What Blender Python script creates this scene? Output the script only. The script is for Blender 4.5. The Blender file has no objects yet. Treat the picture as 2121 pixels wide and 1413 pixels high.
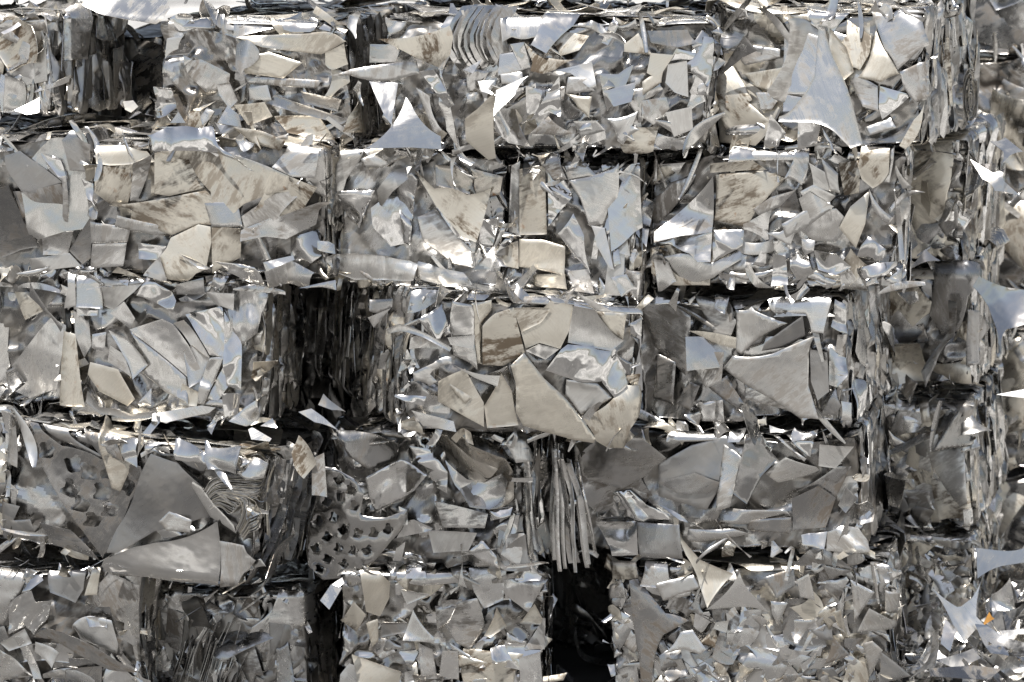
import bpy, math, random
import numpy as np
from mathutils import Vector, Matrix, geometry

# ------------------------------------------------------------------ camera, sky, sun, exposure
SC = bpy.context.scene
COL = SC.collection
W_PX, H_PX = 2121.0, 1413.0
PITCH = math.radians(9.0)
DIST = 9.0
TARGET = Vector((0.0, 0.0, 1.06))
GROUND_Z = -0.12
FRAME_W = 3.03                                   # metres across the frame at the target
cam_data = bpy.data.cameras.new('camera')
cam = bpy.data.objects.new('camera', cam_data)
COL.objects.link(cam)
cam.location = TARGET + Vector((0, -math.cos(PITCH) * DIST, math.sin(PITCH) * DIST))
cam.rotation_euler = (math.pi / 2 - PITCH, 0, 0)
cam_data.sensor_width = 36.0
cam_data.lens = 36.0 * DIST / FRAME_W
cam_data.clip_start, cam_data.clip_end = 0.1, 3000
cam_data.dof.use_dof = True
cam_data.dof.focus_distance = DIST - 0.05
cam_data.dof.aperture_fstop = 3.6
SC.camera = cam

SUN_EL, SUN_AZ = math.radians(64), math.radians(-162)   # azimuth from +Y (behind the stack) towards +X
to_sun = Vector((math.sin(SUN_AZ) * math.cos(SUN_EL), math.cos(SUN_AZ) * math.cos(SUN_EL), math.sin(SUN_EL)))
world = bpy.data.worlds.new('World')
SC.world = world
world.use_nodes = True
wn = world.node_tree.nodes
sky = wn.new('ShaderNodeTexSky')
sky.sky_type = 'NISHITA'
sky.sun_disc = False
sky.sun_elevation = SUN_EL
sky.sun_rotation = SUN_AZ
sky.air_density, sky.dust_density = 1.0, 1.6
hazy = wn.new('ShaderNodeHueSaturation')          # a milky, hazy sky
hazy.inputs['Saturation'].default_value = 0.58
world.node_tree.links.new(sky.outputs[0], hazy.inputs['Color'])
world.node_tree.links.new(hazy.outputs[0], wn['Background'].inputs[0])
wn['Background'].inputs[1].default_value = 0.07
sun_data = bpy.data.lights.new('sun', 'SUN')
sun_data.energy, sun_data.angle, sun_data.color = 5.0, math.radians(0.5), (1.0, 0.975, 0.94)
sun = bpy.data.objects.new('sun', sun_data)
COL.objects.link(sun)
sun.rotation_euler = (-to_sun).to_track_quat('-Z', 'Y').to_euler()
sun.location = to_sun * 20
vs = SC.view_settings
vs.view_transform, vs.look, vs.gamma, vs.exposure, vs.use_curve_mapping = 'Standard', 'None', 1.0, 0.76, False
SC.render.engine = 'CYCLES'
SC.cycles.use_denoising = True
SC.cycles.max_bounces, SC.cycles.glossy_bounces, SC.cycles.diffuse_bounces = 8, 6, 3
SC.cycles.sample_clamp_indirect = 6.0
SC.cycles.caustics_reflective = True
SC.cycles.blur_glossy = 0.4

RNG = np.random.default_rng(7)

# ------------------------------------------------------------------ pixel -> ray
CAM_R = np.array(cam.rotation_euler.to_matrix())
CAM_P = np.array(cam.location)
def ray(px, py):
    k = FRAME_W / DIST
    d = np.array(((px / W_PX - 0.5) * k, (0.5 * H_PX - py) / W_PX * k, -1.0))
    return CAM_R @ d
def unproject(px, py, O, N):
    d = ray(px, py)
    return CAM_P + d * (np.dot(O - CAM_P, N) / np.dot(d, N))

# ------------------------------------------------------------------ materials
def nd(nt, t, **kw):
    n = nt.nodes.new(t)
    for k, v in kw.items(): setattr(n, k, v)
    return n
def math_n(nt, op, a, b=None, c=None, clamp=False):
    n = nd(nt, 'ShaderNodeMath', operation=op, use_clamp=clamp)
    for i, v in enumerate((a, b, c)):
        if v is None: continue
        if isinstance(v, (int, float)): n.inputs[i].default_value = v
        else: nt.links.new(v, n.inputs[i])
    return n.outputs[0]
def ramp(nt, fac, a, b, lo=0.0, hi=1.0):
    n = nd(nt, 'ShaderNodeMapRange', clamp=True)
    nt.links.new(fac, n.inputs[0])
    for i, v in enumerate((a, b, lo, hi)): n.inputs[i + 1].default_value = v
    return n.outputs[0]
def mixc(nt, fac, a, b):
    n = nd(nt, 'ShaderNodeMix', data_type='RGBA')
    if isinstance(fac, float): n.inputs[0].default_value = fac
    else: nt.links.new(fac, n.inputs[0])
    for i, v in ((6, a), (7, b)):
        if isinstance(v, tuple): n.inputs[i].default_value = v + (1.0,)
        else: nt.links.new(v, n.inputs[i])
    return n.outputs[2]
def noise(nt, vec, scale, detail=4.0, rough=0.55, dist=0.0):
    n = nd(nt, 'ShaderNodeTexNoise')
    n.inputs['Scale'].default_value, n.inputs['Detail'].default_value = scale, detail
    n.inputs['Roughness'].default_value, n.inputs['Distortion'].default_value = rough, dist
    nt.links.new(vec, n.inputs['Vector'])
    return n.outputs['Fac']
def metal(name, dark, light, r_lo, r_hi, stain=0.3, streak=0.4, rust=0.0, wave=1.0, metallic=1.0, film=0.2):
    m = bpy.data.materials.new(name); m.use_nodes = True
    nt = m.node_tree; L = nt.links
    b = nt.nodes['Principled BSDF']
    geo = nd(nt, 'ShaderNodeNewGeometry')
    rnd = geo.outputs['Random Per Island']
    tc = nd(nt, 'ShaderNodeTexCoord')
    r2 = math_n(nt, 'FRACT', math_n(nt, 'MULTIPLY', rnd, 57.31))
    r3 = math_n(nt, 'FRACT', math_n(nt, 'MULTIPLY', rnd, 913.7))
    off = nd(nt, 'ShaderNodeCombineXYZ')
    L.new(math_n(nt, 'MULTIPLY', rnd, 37.0), off.inputs[0]); L.new(math_n(nt, 'MULTIPLY', r2, 23.0), off.inputs[1]); L.new(math_n(nt, 'MULTIPLY', r3, 11.0), off.inputs[2])
    rot = nd(nt, 'ShaderNodeVectorRotate', rotation_type='Y_AXIS')
    L.new(tc.outputs['Object'], rot.inputs['Vector'])
    L.new(math_n(nt, 'MULTIPLY', r3, 6.283), rot.inputs['Angle'])
    add = nd(nt, 'ShaderNodeVectorMath', operation='ADD')
    L.new(rot.outputs[0], add.inputs[0]); L.new(off.outputs[0], add.inputs[1])
    P = add.outputs[0]
    mp = nd(nt, 'ShaderNodeMapping'); mp.inputs['Scale'].default_value = (2.2, 2.2, 60.0)
    L.new(P, mp.inputs[0])
    brush = noise(nt, mp.outputs[0], 5.0, 3.0, 0.6)
    mp2 = nd(nt, 'ShaderNodeMapping'); mp2.inputs['Scale'].default_value = (7.0, 7.0, 26.0)
    L.new(P, mp2.inputs[0])
    smear = noise(nt, mp2.outputs[0], 1.6, 5.0, 0.7)
    blot = noise(nt, P, 9.0, 5.0, 0.65, 0.4)
    fine = noise(nt, P, 70.0, 4.0, 0.7)
    # stains with their own outline: rubbed smears inside blots
    s1 = math_n(nt, 'MULTIPLY', ramp(nt, smear, 0.43, 0.55), ramp(nt, blot, 0.42, 0.54))
    s2 = math_n(nt, 'MULTIPLY', ramp(nt, fine, 0.58, 0.70), ramp(nt, blot, 0.42, 0.58))
    sc = math_n(nt, 'ADD', s1, math_n(nt, 'MULTIPLY', s2, 0.7), clamp=True)
    gate = ramp(nt, r2, 0.05, 0.8, 0.25, 1.0)
    sm = math_n(nt, 'MULTIPLY', math_n(nt, 'MULTIPLY', sc, gate), stain, clamp=True)
    filmf = math_n(nt, 'MULTIPLY', ramp(nt, blot, 0.35, 0.7), film)
    base = mixc(nt, r3, dark, light)
    base = mixc(nt, math_n(nt, 'MULTIPLY', ramp(nt, brush, 0.35, 0.7), 0.22 * streak), base, (0.40, 0.37, 0.33))
    base = mixc(nt, filmf, base, (0.60, 0.55, 0.46))
    base = mixc(nt, sm, base, (0.10, 0.075, 0.05))
    if rust:
        rs = math_n(nt, 'MULTIPLY', ramp(nt, noise(nt, P, 34.0, 3.0), 0.66, 0.72), ramp(nt, noise(nt, P, 5.0, 2.0), 0.5, 0.6))
        base = mixc(nt, math_n(nt, 'MULTIPLY', rs, rust), base, (0.33, 0.13, 0.02))
    L.new(base, b.inputs['Base Color'])
    L.new(math_n(nt, 'SUBTRACT', metallic, math_n(nt, 'MULTIPLY', sm, 0.6)), b.inputs['Metallic'])
    ro = ramp(nt, rnd, 0.0, 1.0, r_lo, r_hi)
    ro = math_n(nt, 'ADD', ro, math_n(nt, 'MULTIPLY', math_n(nt, 'SUBTRACT', brush, 0.5), 0.25 * streak))
    ro = math_n(nt, 'ADD', ro, math_n(nt, 'MULTIPLY', sm, 0.3))
    ro = math_n(nt, 'ADD', ro, math_n(nt, 'MULTIPLY', math_n(nt, 'SUBTRACT', blot, 0.5), 0.18), clamp=True)
    ro = math_n(nt, 'MAXIMUM', ro, 0.05)
    L.new(ro, b.inputs['Roughness'])
    w1 = noise(nt, P, 11.0, 2.0, 0.5)
    hgt = math_n(nt, 'ADD', math_n(nt, 'MULTIPLY', w1, 0.006 * wave), math_n(nt, 'MULTIPLY', brush, 0.00012 * streak))
    bp = nd(nt, 'ShaderNodeBump'); bp.inputs['Strength'].default_value = 0.55; bp.inputs['Distance'].default_value = 1.0
    L.new(hgt, bp.inputs['Height']); L.new(bp.outputs[0], b.inputs['Normal'])
    return m
MATS = [
    metal('satin_steel', (0.53, 0.525, 0.515), (0.68, 0.675, 0.665), 0.13, 0.31, 0.75, 0.5, wave=1.6),
    metal('glossy_steel', (0.58, 0.575, 0.565), (0.74, 0.735, 0.725), 0.06, 0.18, 0.4, 0.25, wave=2.6, film=0.1),
    metal('stained_steel', (0.62, 0.58, 0.505), (0.74, 0.70, 0.615), 0.28, 0.46, 1.0, 0.9, rust=0.5, wave=0.9, film=0.5),
    metal('brushed_steel', (0.57, 0.565, 0.55), (0.70, 0.695, 0.68), 0.18, 0.33, 0.6, 1.0, wave=1.2),
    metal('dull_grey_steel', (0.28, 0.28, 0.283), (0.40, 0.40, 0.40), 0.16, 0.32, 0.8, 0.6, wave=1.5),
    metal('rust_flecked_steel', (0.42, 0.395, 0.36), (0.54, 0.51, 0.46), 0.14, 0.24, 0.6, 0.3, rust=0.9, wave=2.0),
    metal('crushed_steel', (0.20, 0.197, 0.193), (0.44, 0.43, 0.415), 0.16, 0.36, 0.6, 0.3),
]
SATIN, GLOSS, STAIN, BRUSH, DULL, RUST, CRUSH = range(7)
def paint(name, col):
    m = bpy.data.materials.new(name); m.use_nodes = True
    nt = m.node_tree; b = nt.nodes['Principled BSDF']
    tc = nd(nt, 'ShaderNodeTexCoord')
    f = noise(nt, tc.outputs['Object'], 40.0)
    nt.links.new(mixc(nt, ramp(nt, f, 0.4, 0.7), col, tuple(c * 0.6 for c in col)), b.inputs['Base Color'])
    b.inputs['Roughness'].default_value = 0.45
    return m
MATS.append(paint('orange_paint', (0.36, 0.17, 0.03)))
ORANGE = 7

# ------------------------------------------------------------------ sheet geometry
def inside(pts, poly):
    x, y = pts[:, 0], pts[:, 1]
    r = np.zeros(len(pts), bool)
    a = poly; b = np.roll(poly, -1, 0)
    for (x0, y0), (x1, y1) in zip(a, b):
        c = (y0 > y) != (y1 > y)
        if abs(y1 - y0) > 1e-12:
            r ^= c & (x < (x1 - x0) * (y - y0) / (y1 - y0) + x0)
    return r
def edge_dist(pts, poly):
    a = poly; b = np.roll(poly, -1, 0)
    d = np.full(len(pts), 1e9)
    for p, q in zip(a, b):
        e = q - p; L2 = e @ e + 1e-15
        t = np.clip(((pts - p) @ e) / L2, 0, 1)
        d = np.minimum(d, np.hypot(*(pts - p - t[:, None] * e).T))
    return d
def area2(p):
    x, y = p[:, 0], p[:, 1]
    return 0.5 * np.sum(x * np.roll(y, -1) - y * np.roll(x, -1))
def outline(pts, h):
    """corners (x, y[, bulge]) -> dense outline; a positive bulge curves the edge inwards"""
    P = np.array([(p[0], p[1]) for p in pts], float)
    B = [p[2] if len(p) > 2 else 0.0 for p in pts]
    s = 1.0 if area2(P) > 0 else -1.0
    out = []
    for i in range(len(P)):
        a, b = P[i], P[(i + 1) % len(P)]
        e = b - a; L = np.hypot(*e)
        n = max(1, int(round(L / h)))
        if abs(B[i]) > 0.01: n = max(n, 5)
        perp = np.array((-e[1], e[0])) * s
        for t in np.arange(n) / n:
            out.append(a + e * t + perp * (B[i] * 4 * t * (1 - t)))
    return np.array(out)
def triangulate(out, h, holes=(), rim=0.0038):
    """triangles of a sheet; a ring of points just inside the cut edge lets that edge be rolled over"""
    lo, hi = out.min(0), out.max(0)
    nx, ny = int((hi[0] - lo[0]) / h) + 2, int((hi[1] - lo[1]) / (h * 0.866)) + 2
    gx, gy = np.meshgrid(np.arange(nx), np.arange(ny))
    g = np.stack([lo[0] + (gx + 0.5 * (gy % 2)) * h, lo[1] + gy * h * 0.866], -1).reshape(-1, 2)
    g = g[inside(g, out)]
    if len(g): g = g[edge_dist(g, out) > 0.45 * h]
    for ho in holes:
        if len(g): g = g[~inside(g, ho)]
        if len(g): g = g[edge_dist(g, ho) > 0.35 * h]
    nx_ = np.roll(out, -1, 0) - np.roll(out, 1, 0); nx_ = np.column_stack([-nx_[:, 1], nx_[:, 0]]) / (np.linalg.norm(nx_, axis=1)[:, None] + 1e-12)
    ring = out + nx_ * (rim if area2(out) > 0 else -rim)
    ring = ring[inside(ring, out)]
    if len(ring): ring = ring[edge_dist(ring, out) > 0.75 * rim]
    for ho in holes:
        if len(ring): ring = ring[~inside(ring, ho)]
    if len(g): g = np.concatenate([g, ring])
    else: g = ring
    vs_, es = [tuple(p) for p in out], [(i, (i + 1) % len(out)) for i in range(len(out))]
    for ho in holes:
        k = len(vs_)
        vs_ += [tuple(p) for p in ho]; es += [(k + i, k + (i + 1) % len(ho)) for i in range(len(ho))]
    vs_ += [tuple(p) for p in g]
    r = geometry.delaunay_2d_cdt([Vector(v) for v in vs_], es, [], 1, 1e-6)
    P = np.array([tuple(v) for v in r[0]])
    T = np.array([f for f in r[2] if len(f) == 3], int).reshape(-1, 3)
    for ho in holes:
        if len(T): T = T[~inside(P[T].mean(1), ho)]
    if len(T) == 0: return None, None
    used = np.unique(T)
    mp = -np.ones(len(P), int); mp[used] = np.arange(len(used))
    P, T = P[used], mp[T]
    e1, e2 = P[T[:, 1]] - P[T[:, 0]], P[T[:, 2]] - P[T[:, 0]]
    flip = (e1[:, 0] * e2[:, 1] - e1[:, 1] * e2[:, 0]) < 0
    T[flip] = T[flip][:, ::-1]
    return P, T
def facets(g, cell, slope, asp=(1.0, 1.0), off=0.002, blend=0.30):
    """crushed sheet: flat facets meeting in soft creases; asp stretches them"""
    lo, hi = g.min(0) - cell, g.max(0) + cell
    c = np.array((cell * asp[0], cell * asp[1]))
    n = min(900, int(np.prod((hi - lo) / c)) + 4)
    sd = RNG.uniform(lo, hi, (n, 2))
    gr = RNG.normal(0, slope, (n, 2)) / np.array(asp) * min(asp)
    of = RNG.normal(0, off, n)
    out = np.empty(len(g)); idx = np.empty(len(g), int)
    for k in range(0, len(g), 4000):
        d = g[k:k + 4000, None] - sd[None]
        dn = ((d / c) ** 2).sum(-1)
        idx[k:k + 4000] = dn.argmin(1)
        wt = np.exp(-(dn - dn.min(1)[:, None]) / blend ** 2)
        h = of + (d * gr).sum(-1)
        out[k:k + 4000] = (wt * h).sum(1) / wt.sum(1)
    return out, idx
def bend_sheet(P, tilt=(0, 0), base=0.0, curv=None, folds=(), curls=(), press=None, drape=None):
    """flat (u, v) points -> (u, v, w): tilts, a gentle curve, soft folds and rolled-up edges"""
    c = P.mean(0); q = P - c
    w = np.full(len(P), base) + tilt[0] * q[:, 0] + tilt[1] * q[:, 1]
    if curv:
        d = np.array((math.cos(curv[0]), math.sin(curv[0])))
        w = w + curv[1] * (q @ d) ** 2
    for ang, o, a, s in folds:
        d = np.array((math.cos(ang), math.sin(ang)))
        t = q @ d - o
        w = w + a * (np.sqrt(t * t + s * s) - s)
    if drape:                                            # soft buckles, like pressed foil
        amp, lam, ph = drape
        d0, d1 = np.array((math.cos(ph), math.sin(ph))), np.array((-math.sin(ph), math.cos(ph)))
        w = w + facets(np.column_stack([q @ d0, q @ d1]), 0.5 * lam, 6.283 * amp / lam, (1, 2.6), 0.001, 0.30)[0]
    if press is not None: w = np.where(w > press, press + (w - press) * 0.22, w)
    q = q.copy()
    for ang, o, R, tmax in curls:
        d = np.array((math.cos(ang), math.sin(ang)))
        t = q @ d - o
        m = t > 0
        th = np.minimum(t / abs(R), tmax)
        rest = t - abs(R) * th
        tn = abs(R) * np.sin(th) + rest * np.cos(th)
        up = abs(R) * (1 - np.cos(th)) + rest * np.sin(th)
        q[m] += d * (tn - t)[m, None]
        w = w + np.where(m, up * np.sign(R), 0)
    return np.column_stack([q + c, w])

class Face:
    """one side of a bale in its local frame: centre o, right u, up v, outward n, size w x h"""
    def __init__(s, o, u, v, n, w, h):
        s.o, s.u, s.v, s.n, s.w, s.h = np.array(o, float), np.array(u, float), np.array(v, float), np.array(n, float), w, h
    def place(s, Q, r=0.02, flat=False):
        res = []
        U, V, D = Q[:, 0], Q[:, 1], np.zeros(len(Q))
        outs = []
        nu = np.zeros(len(Q)); nv = np.zeros(len(Q)); nn = np.ones(len(Q))
        for X, half in ((U, s.w / 2), (V, s.h / 2)):
            e = 99.0 if flat else half - r
            t = np.maximum(np.abs(X) - e, 0)
            th = np.minimum(t / r, math.pi / 2)
            x = np.where(t > 0, np.sign(X) * (e + r * np.sin(th)), X)
            D = D + r * (1 - np.cos(th)) + np.maximum(t - r * math.pi / 2, 0)
            outs.append((x, np.sign(X) * np.sin(th), np.cos(th)))
        (x, a, ca), (y, b, cb) = outs
        w = Q[:, 2]
        return (s.o + np.outer(x + w * a, s.u) + np.outer(y + w * b * ca, s.v) + np.outer(w * ca * cb - D, s.n))

class Soup:
    """vertices and faces of one mesh, gathered sheet by sheet"""
    def __init__(s): s.V, s.T, s.Q, s.TM, s.QM, s.n = [], [], [], [], [], 0
    def sheet(s, P, T, mat, th=0.0012, back=True):
        e1, e2 = P[T[:, 1]] - P[T[:, 0]], P[T[:, 2]] - P[T[:, 0]]
        fn = np.cross(e1, e2)
        N = np.zeros_like(P)
        for k in range(3): np.add.at(N, T[:, k], fn)
        N /= np.linalg.norm(N, axis=1)[:, None] + 1e-15
        B = P - N * th
        n = len(P)
        s.V.append(P); s.T.append(T + s.n); s.TM.append(np.full(len(T), mat)); k = s.n + n
        if back:
            s.V.append(B); s.T.append(T[:, ::-1] + k); s.TM.append(np.full(len(T), mat)); k += n
        ed = np.concatenate([T[:, [0, 1]], T[:, [1, 2]], T[:, [2, 0]]])
        key = ed[:, 0] * n + ed[:, 1]; rev = ed[:, 1] * n + ed[:, 0]
        bd = ed[~np.isin(key, rev)]
        ids = np.unique(bd); mp = np.zeros(n, int); mp[ids] = np.arange(len(ids))
        s.V.append(P[ids]); s.V.append(B[ids])
        a, b = mp[bd[:, 0]] + k, mp[bd[:, 1]] + k
        m = len(ids)
        s.Q.append(np.stack([b, a, a + m, b + m], 1)); s.QM.append(np.full(len(bd), mat))
        s.n = k + 2 * m
    def build(s, name, parent=None):
        V = np.concatenate(s.V); T = np.concatenate(s.T) if s.T else np.zeros((0, 3), int); Q = np.concatenate(s.Q) if s.Q else np.zeros((0, 4), int)
        me = bpy.data.meshes.new(name)
        me.vertices.add(len(V)); me.vertices.foreach_set('co', V.astype(np.float32).ravel())
        nl = len(T) * 3 + len(Q) * 4
        me.loops.add(nl); me.loops.foreach_set('vertex_index', np.concatenate([T.ravel(), Q.ravel()]).astype(np.int32))
        me.polygons.add(len(T) + len(Q))
        st = np.concatenate([np.arange(len(T)) * 3, len(T) * 3 + np.arange(len(Q)) * 4]).astype(np.int32)
        me.polygons.foreach_set('loop_start', st)
        mats = np.concatenate(s.TM + s.QM).astype(int)
        u, inv = np.unique(mats, return_inverse=True)
        for i in u: me.materials.append(MATS[i])
        me.polygons.foreach_set('material_index', inv.astype(np.int32))
        me.polygons.foreach_set('use_smooth', np.concatenate([np.ones(len(T), bool), np.zeros(len(Q), bool)]))
        me.update(calc_edges=True); me.validate()
        o = bpy.data.objects.new(name, me)
        COL.objects.link(o)
        if parent is not None: o.parent = parent
        return o

# random offcut outlines, in metres round (0, 0)
def rot2(p, a):
    c, s = math.cos(a), math.sin(a)
    return [(x * c - y * s, x * s + y * c) + tuple(r) for x, y, *r in p]
def offcut(size, kind=None):
    R = RNG
    kind = kind or R.choice(['tri', 'tri', 'tri', 'tri', 'quad', 'quad', 'quad', 'strip', 'strip', 'penta', 'lune', 'spike', 'spike'])
    s = size * 0.6
    if kind == 'tri':
        b = R.uniform(0.03, 0.2)
        p = []
        a0 = R.uniform(0, 6.28)
        for k in range(3):
            a = a0 + k * 2.094 + R.uniform(-0.35, 0.35); r = s * R.uniform(0.8, 1.35)
            e = R.uniform(0.06, 0.16)
            p.append((r * math.cos(a - e), r * math.sin(a - e), 0.0)); p.append((r * math.cos(a + e), r * math.sin(a + e), b * R.uniform(0.3, 1.2)))
    elif kind == 'quad':
        w, h = s * R.uniform(0.6, 1.1), s * R.uniform(0.4, 0.9)
        j = lambda: R.uniform(-0.3, 0.3) * s
        bb = lambda: R.choice([0, R.uniform(-0.16, -0.05), R.uniform(0.05, 0.18)])
        p = [(-w + j(), -h + j(), bb()), (w + j(), -h + j(), bb()), (w + j(), h + j(), bb()), (-w + j(), h + j(), bb())]
    elif kind == 'strip':
        l, h = s * R.uniform(1.0, 1.7), s * R.uniform(0.14, 0.34); b = R.uniform(-0.2, 0.2)
        p = [(-l, -h, -b), (l, -h * R.uniform(0.6, 1.2), 0), (l, h * R.uniform(0.6, 1.2), b), (-l, h, 0)]
    elif kind == 'penta':
        a0 = R.uniform(0, 6.28)
        p = [(s * R.uniform(0.6, 1.15) * math.cos(a0 + k * 1.257), s * R.uniform(0.6, 1.15) * math.sin(a0 + k * 1.257), R.choice([0, R.uniform(-0.16, 0.16)])) for k in range(5)]
    elif kind == 'lune':
        l = s * R.uniform(0.9, 1.3)
        p = [(-l, 0, -R.uniform(0.15, 0.35)), (l, 0, 0), (l * 0.97, s * 0.1, R.uniform(0.02, 0.12)), (-l * 0.97, s * 0.1, 0)]
    else:
        l = s * R.uniform(1.1, 1.9)
        p = [(-l, -s * 0.07, R.uniform(-0.06, 0.1)), (l * 0.8, -s * R.uniform(0.2, 0.45), 0), (l, s * R.uniform(0.1, 0.4), R.uniform(-0.02, 0.12)), (-l, s * 0.07, 0)]
    return rot2(p, R.uniform(0, 6.283))
def fold_set(n, size, amp, soft=0.010, vert=None):
    return [((RNG.uniform(0, 6.283) if vert is None else vert + RNG.normal(0, 0.25)), RNG.uniform(-0.35, 0.35) * size, RNG.normal(0, amp), soft * RNG.uniform(0.5, 2.0)) for _ in range(n)]

# ------------------------------------------------------------------ bales
GROUP = 'bales of crushed scrap metal stacked in rows'
class Bale:
    def __init__(s, key, box, Y, yaw, D, label, style='mixed', skew=0.0, ground=False, warp=0.010, mats=None, faces='FRT', dens=1.0):
        s.key, s.style, s.D = key, style, D
        l, t, r, b = box
        yaw = math.radians(yaw)
        N = np.array((-math.sin(yaw), -math.cos(yaw), 0.0))
        O = unproject((l + r) / 2, (t + b) / 2, np.array((0, Y, 0.0)), np.array((0, -1.0, 0)))
        h = skew / 2
        tl, tr, bl, br = (unproject(x, y, O, N) for x, y in ((l, t - h), (r, t + h), (l, b - h), (r, b + h)))
        U = (tr - tl) + (br - bl); s.W = np.linalg.norm(U) / 2; U = U / np.linalg.norm(U)
        V = np.cross(N, U); V /= np.linalg.norm(V)
        if V[2] < 0: V = -V
        s.H = np.linalg.norm((tl + tr) - (bl + br)) / 2
        C = (tl + tr + bl + br) / 4
        base = C - V * s.H / 2
        if ground:
            dz = (base[2] - GROUND_Z) / V[2]; s.H += dz; base = base - V * dz
        s.N, s.C = N, C
        s.base = base
        s.R = np.stack([U, -N, V], 1)                # local x, y, z in the world
        s.front_o = base
        e = bpy.data.objects.new('scrap_metal_bale', None)
        e.empty_display_size = 0.2
        M = Matrix([list(s.R[i]) + [base[i] + (s.R[:, 1] * s.D / 2)[i]] for i in range(3)] + [[0, 0, 0, 1]])
        e.matrix_world = M
        e['label'], e['category'], e['group'] = label, 'bale', GROUP
        COL.objects.link(e)
        s.root = e
        W, H = s.W, s.H
        d2 = D / 2
        s.F = Face((0, -d2, H / 2), (1, 0, 0), (0, 0, 1), (0, -1, 0), W, H)
        s.Rt = Face((W / 2, 0, H / 2), (0, 1, 0), (0, 0, 1), (1, 0, 0), D, H)
        s.Lf = Face((-W / 2, 0, H / 2), (0, -1, 0), (0, 0, 1), (-1, 0, 0), D, H)
        s.Tp = Face((0, 0, H), (1, 0, 0), (0, 1, 0), (0, 0, 1), W, D)
        s.Bk = Face((0, d2, H / 2), (-1, 0, 0), (0, 0, 1), (0, 1, 0), W, H)
        s.wk = RNG.normal(0, 9, (6, 3)); s.wp = RNG.uniform(0, 6.28, 6); s.wa = RNG.normal(0, warp * 0.45, (6, 3))
        s.mats = mats or [SATIN, SATIN, GLOSS, STAIN, BRUSH]
        s.faces, s.dens, s.lean = faces, dens, 0.0
        s.nparts = {}
        s.fill = Soup()
        s.layer = 0
        s.traced = []
    def warp(s, P):
        ph = P @ s.wk.T + s.wp
        return P + np.sin(ph) @ s.wa
    def face(s, k): return {'F': s.F, 'R': s.Rt, 'L': s.Lf, 'T': s.Tp, 'B': s.Bk}[k]
    def pix(s, k, x, y):
        """photo pixel -> (u, v) on that face"""
        f = s.face(k)
        o = s.R @ f.o + s.base + s.R[:, 1] * s.D / 2
        n, u, v = s.R @ f.n, s.R @ f.u, s.R @ f.v
        p = unproject(x, y, o, n) - o
        return p @ u, p @ v
    def piece(s, k, out, h, mat, name=None, th=0.0012, holes=(), back=True, nowrap=False, clip=None, roll=None, **kw):
        f = s.face(k)
        if clip is not None:
            lim = np.array((f.w / 2, f.h / 2)) - clip
            if (np.abs(out) > lim).any():
                out = np.clip(out, -lim, lim)
                out = out[np.hypot(*(out - np.roll(out, 1, 0)).T) > 5e-4]
                if len(out) < 3 or abs(area2(out)) < 1e-4: return None
        elif not nowrap and (np.abs(out) > (f.w / 2 - .01, f.h / 2 - .01)).any(): h = min(h, 0.008)
        P, T = triangulate(out, h, holes)
        if P is None: return None
        Q = bend_sheet(P, **kw)
        if roll is None: roll = RNG.choice([0.0004, 0.0008, 0.0014, 0.0022, 0.0034]) * RNG.choice([1, 1, 1, -0.6])
        eu, cnt = np.unique(np.sort(np.concatenate([T[:, [0, 1]], T[:, [1, 2]], T[:, [2, 0]]]), 1), axis=0, return_counts=True)
        Q[np.unique(eu[cnt == 1]), 2] -= roll
        X = s.warp(f.place(Q, 0.011, nowrap))
        n = s.nparts.get(name, 0)
        if name is None or n >= 98:
            s.fill.sheet(X, T, mat, th, back)
            return None
        s.nparts[name] = n + 1
        so = Soup(); so.sheet(X, T, mat, th, back)
        return so.build(name, s.root)
    def core(s):
        so = Soup()
        W, H, D = s.W, s.H, s.D
        for k in 'FRLTB':
            f = s.face(k)
            seen = k in s.faces
            side = k in 'RL'
            hu, hv = ((0.005, 0.014) if side else (0.008, 0.008) if k == 'F' else (0.02, 0.02)) if seen else (0.05, 0.05)
            nu, nv = max(6, int(f.w / hu)), max(6, int(f.h / hv))
            g = np.stack(np.meshgrid(np.linspace(-f.w / 2, f.w / 2, nu + 1), np.linspace(-f.h / 2, f.h / 2, nv + 1)), -1).reshape(-1, 2)
            if not seen: w, ix = np.zeros(len(g)), np.zeros(len(g), int)
            elif side:
                w, ix = facets(g, 0.032, 0.55, (1, 3.6), 0.010, 0.16); w = w + facets(g, 0.014, 0.22, (1, 3), 0.0015)[0] + facets(g, 0.12, 0.06, (1, 1), 0.004, .5)[0]
            else:
                c = {'foil': 0.026, 'tiny': 0.042, 'shard': 0.042, 'mixed': 0.055}.get(s.style, 0.075)
                w, ix = facets(g, c, 0.24 if s.style not in ('flat', 'slab') else 0.17, (1, 1), 0.003, 0.40); w = w + facets(g, 0.45 * c, 0.10, (1, 1), 0.0006, 0.36)[0]
            w = np.clip(w - (0.006 if side else 0.013), -0.045, 0.016 if side else 0.004)
            X = s.warp(f.place(np.column_stack([g, w]), 0.005))
            a = np.arange(nu * nv); a = (a // nu) * (nu + 1) + a % nu
            T = np.concatenate([np.stack([a, a + 1, a + nu + 2], 1), np.stack([a, a + nu + 2, a + nu + 1], 1)])
            so.V.append(X); so.T.append(T + so.n); so.TM.append(np.array([CRUSH, s.mats[0], DULL, CRUSH, s.mats[1]] if k in 'RL' else [CRUSH, DULL, s.mats[-1], CRUSH, DULL])[ix[T[:, 0]] % 5]); so.n += len(X)  # dark steels put crevice shade into the skin between the offcuts
        f = s.face('F')
        so.build('compacted_core', s.root)

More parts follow.
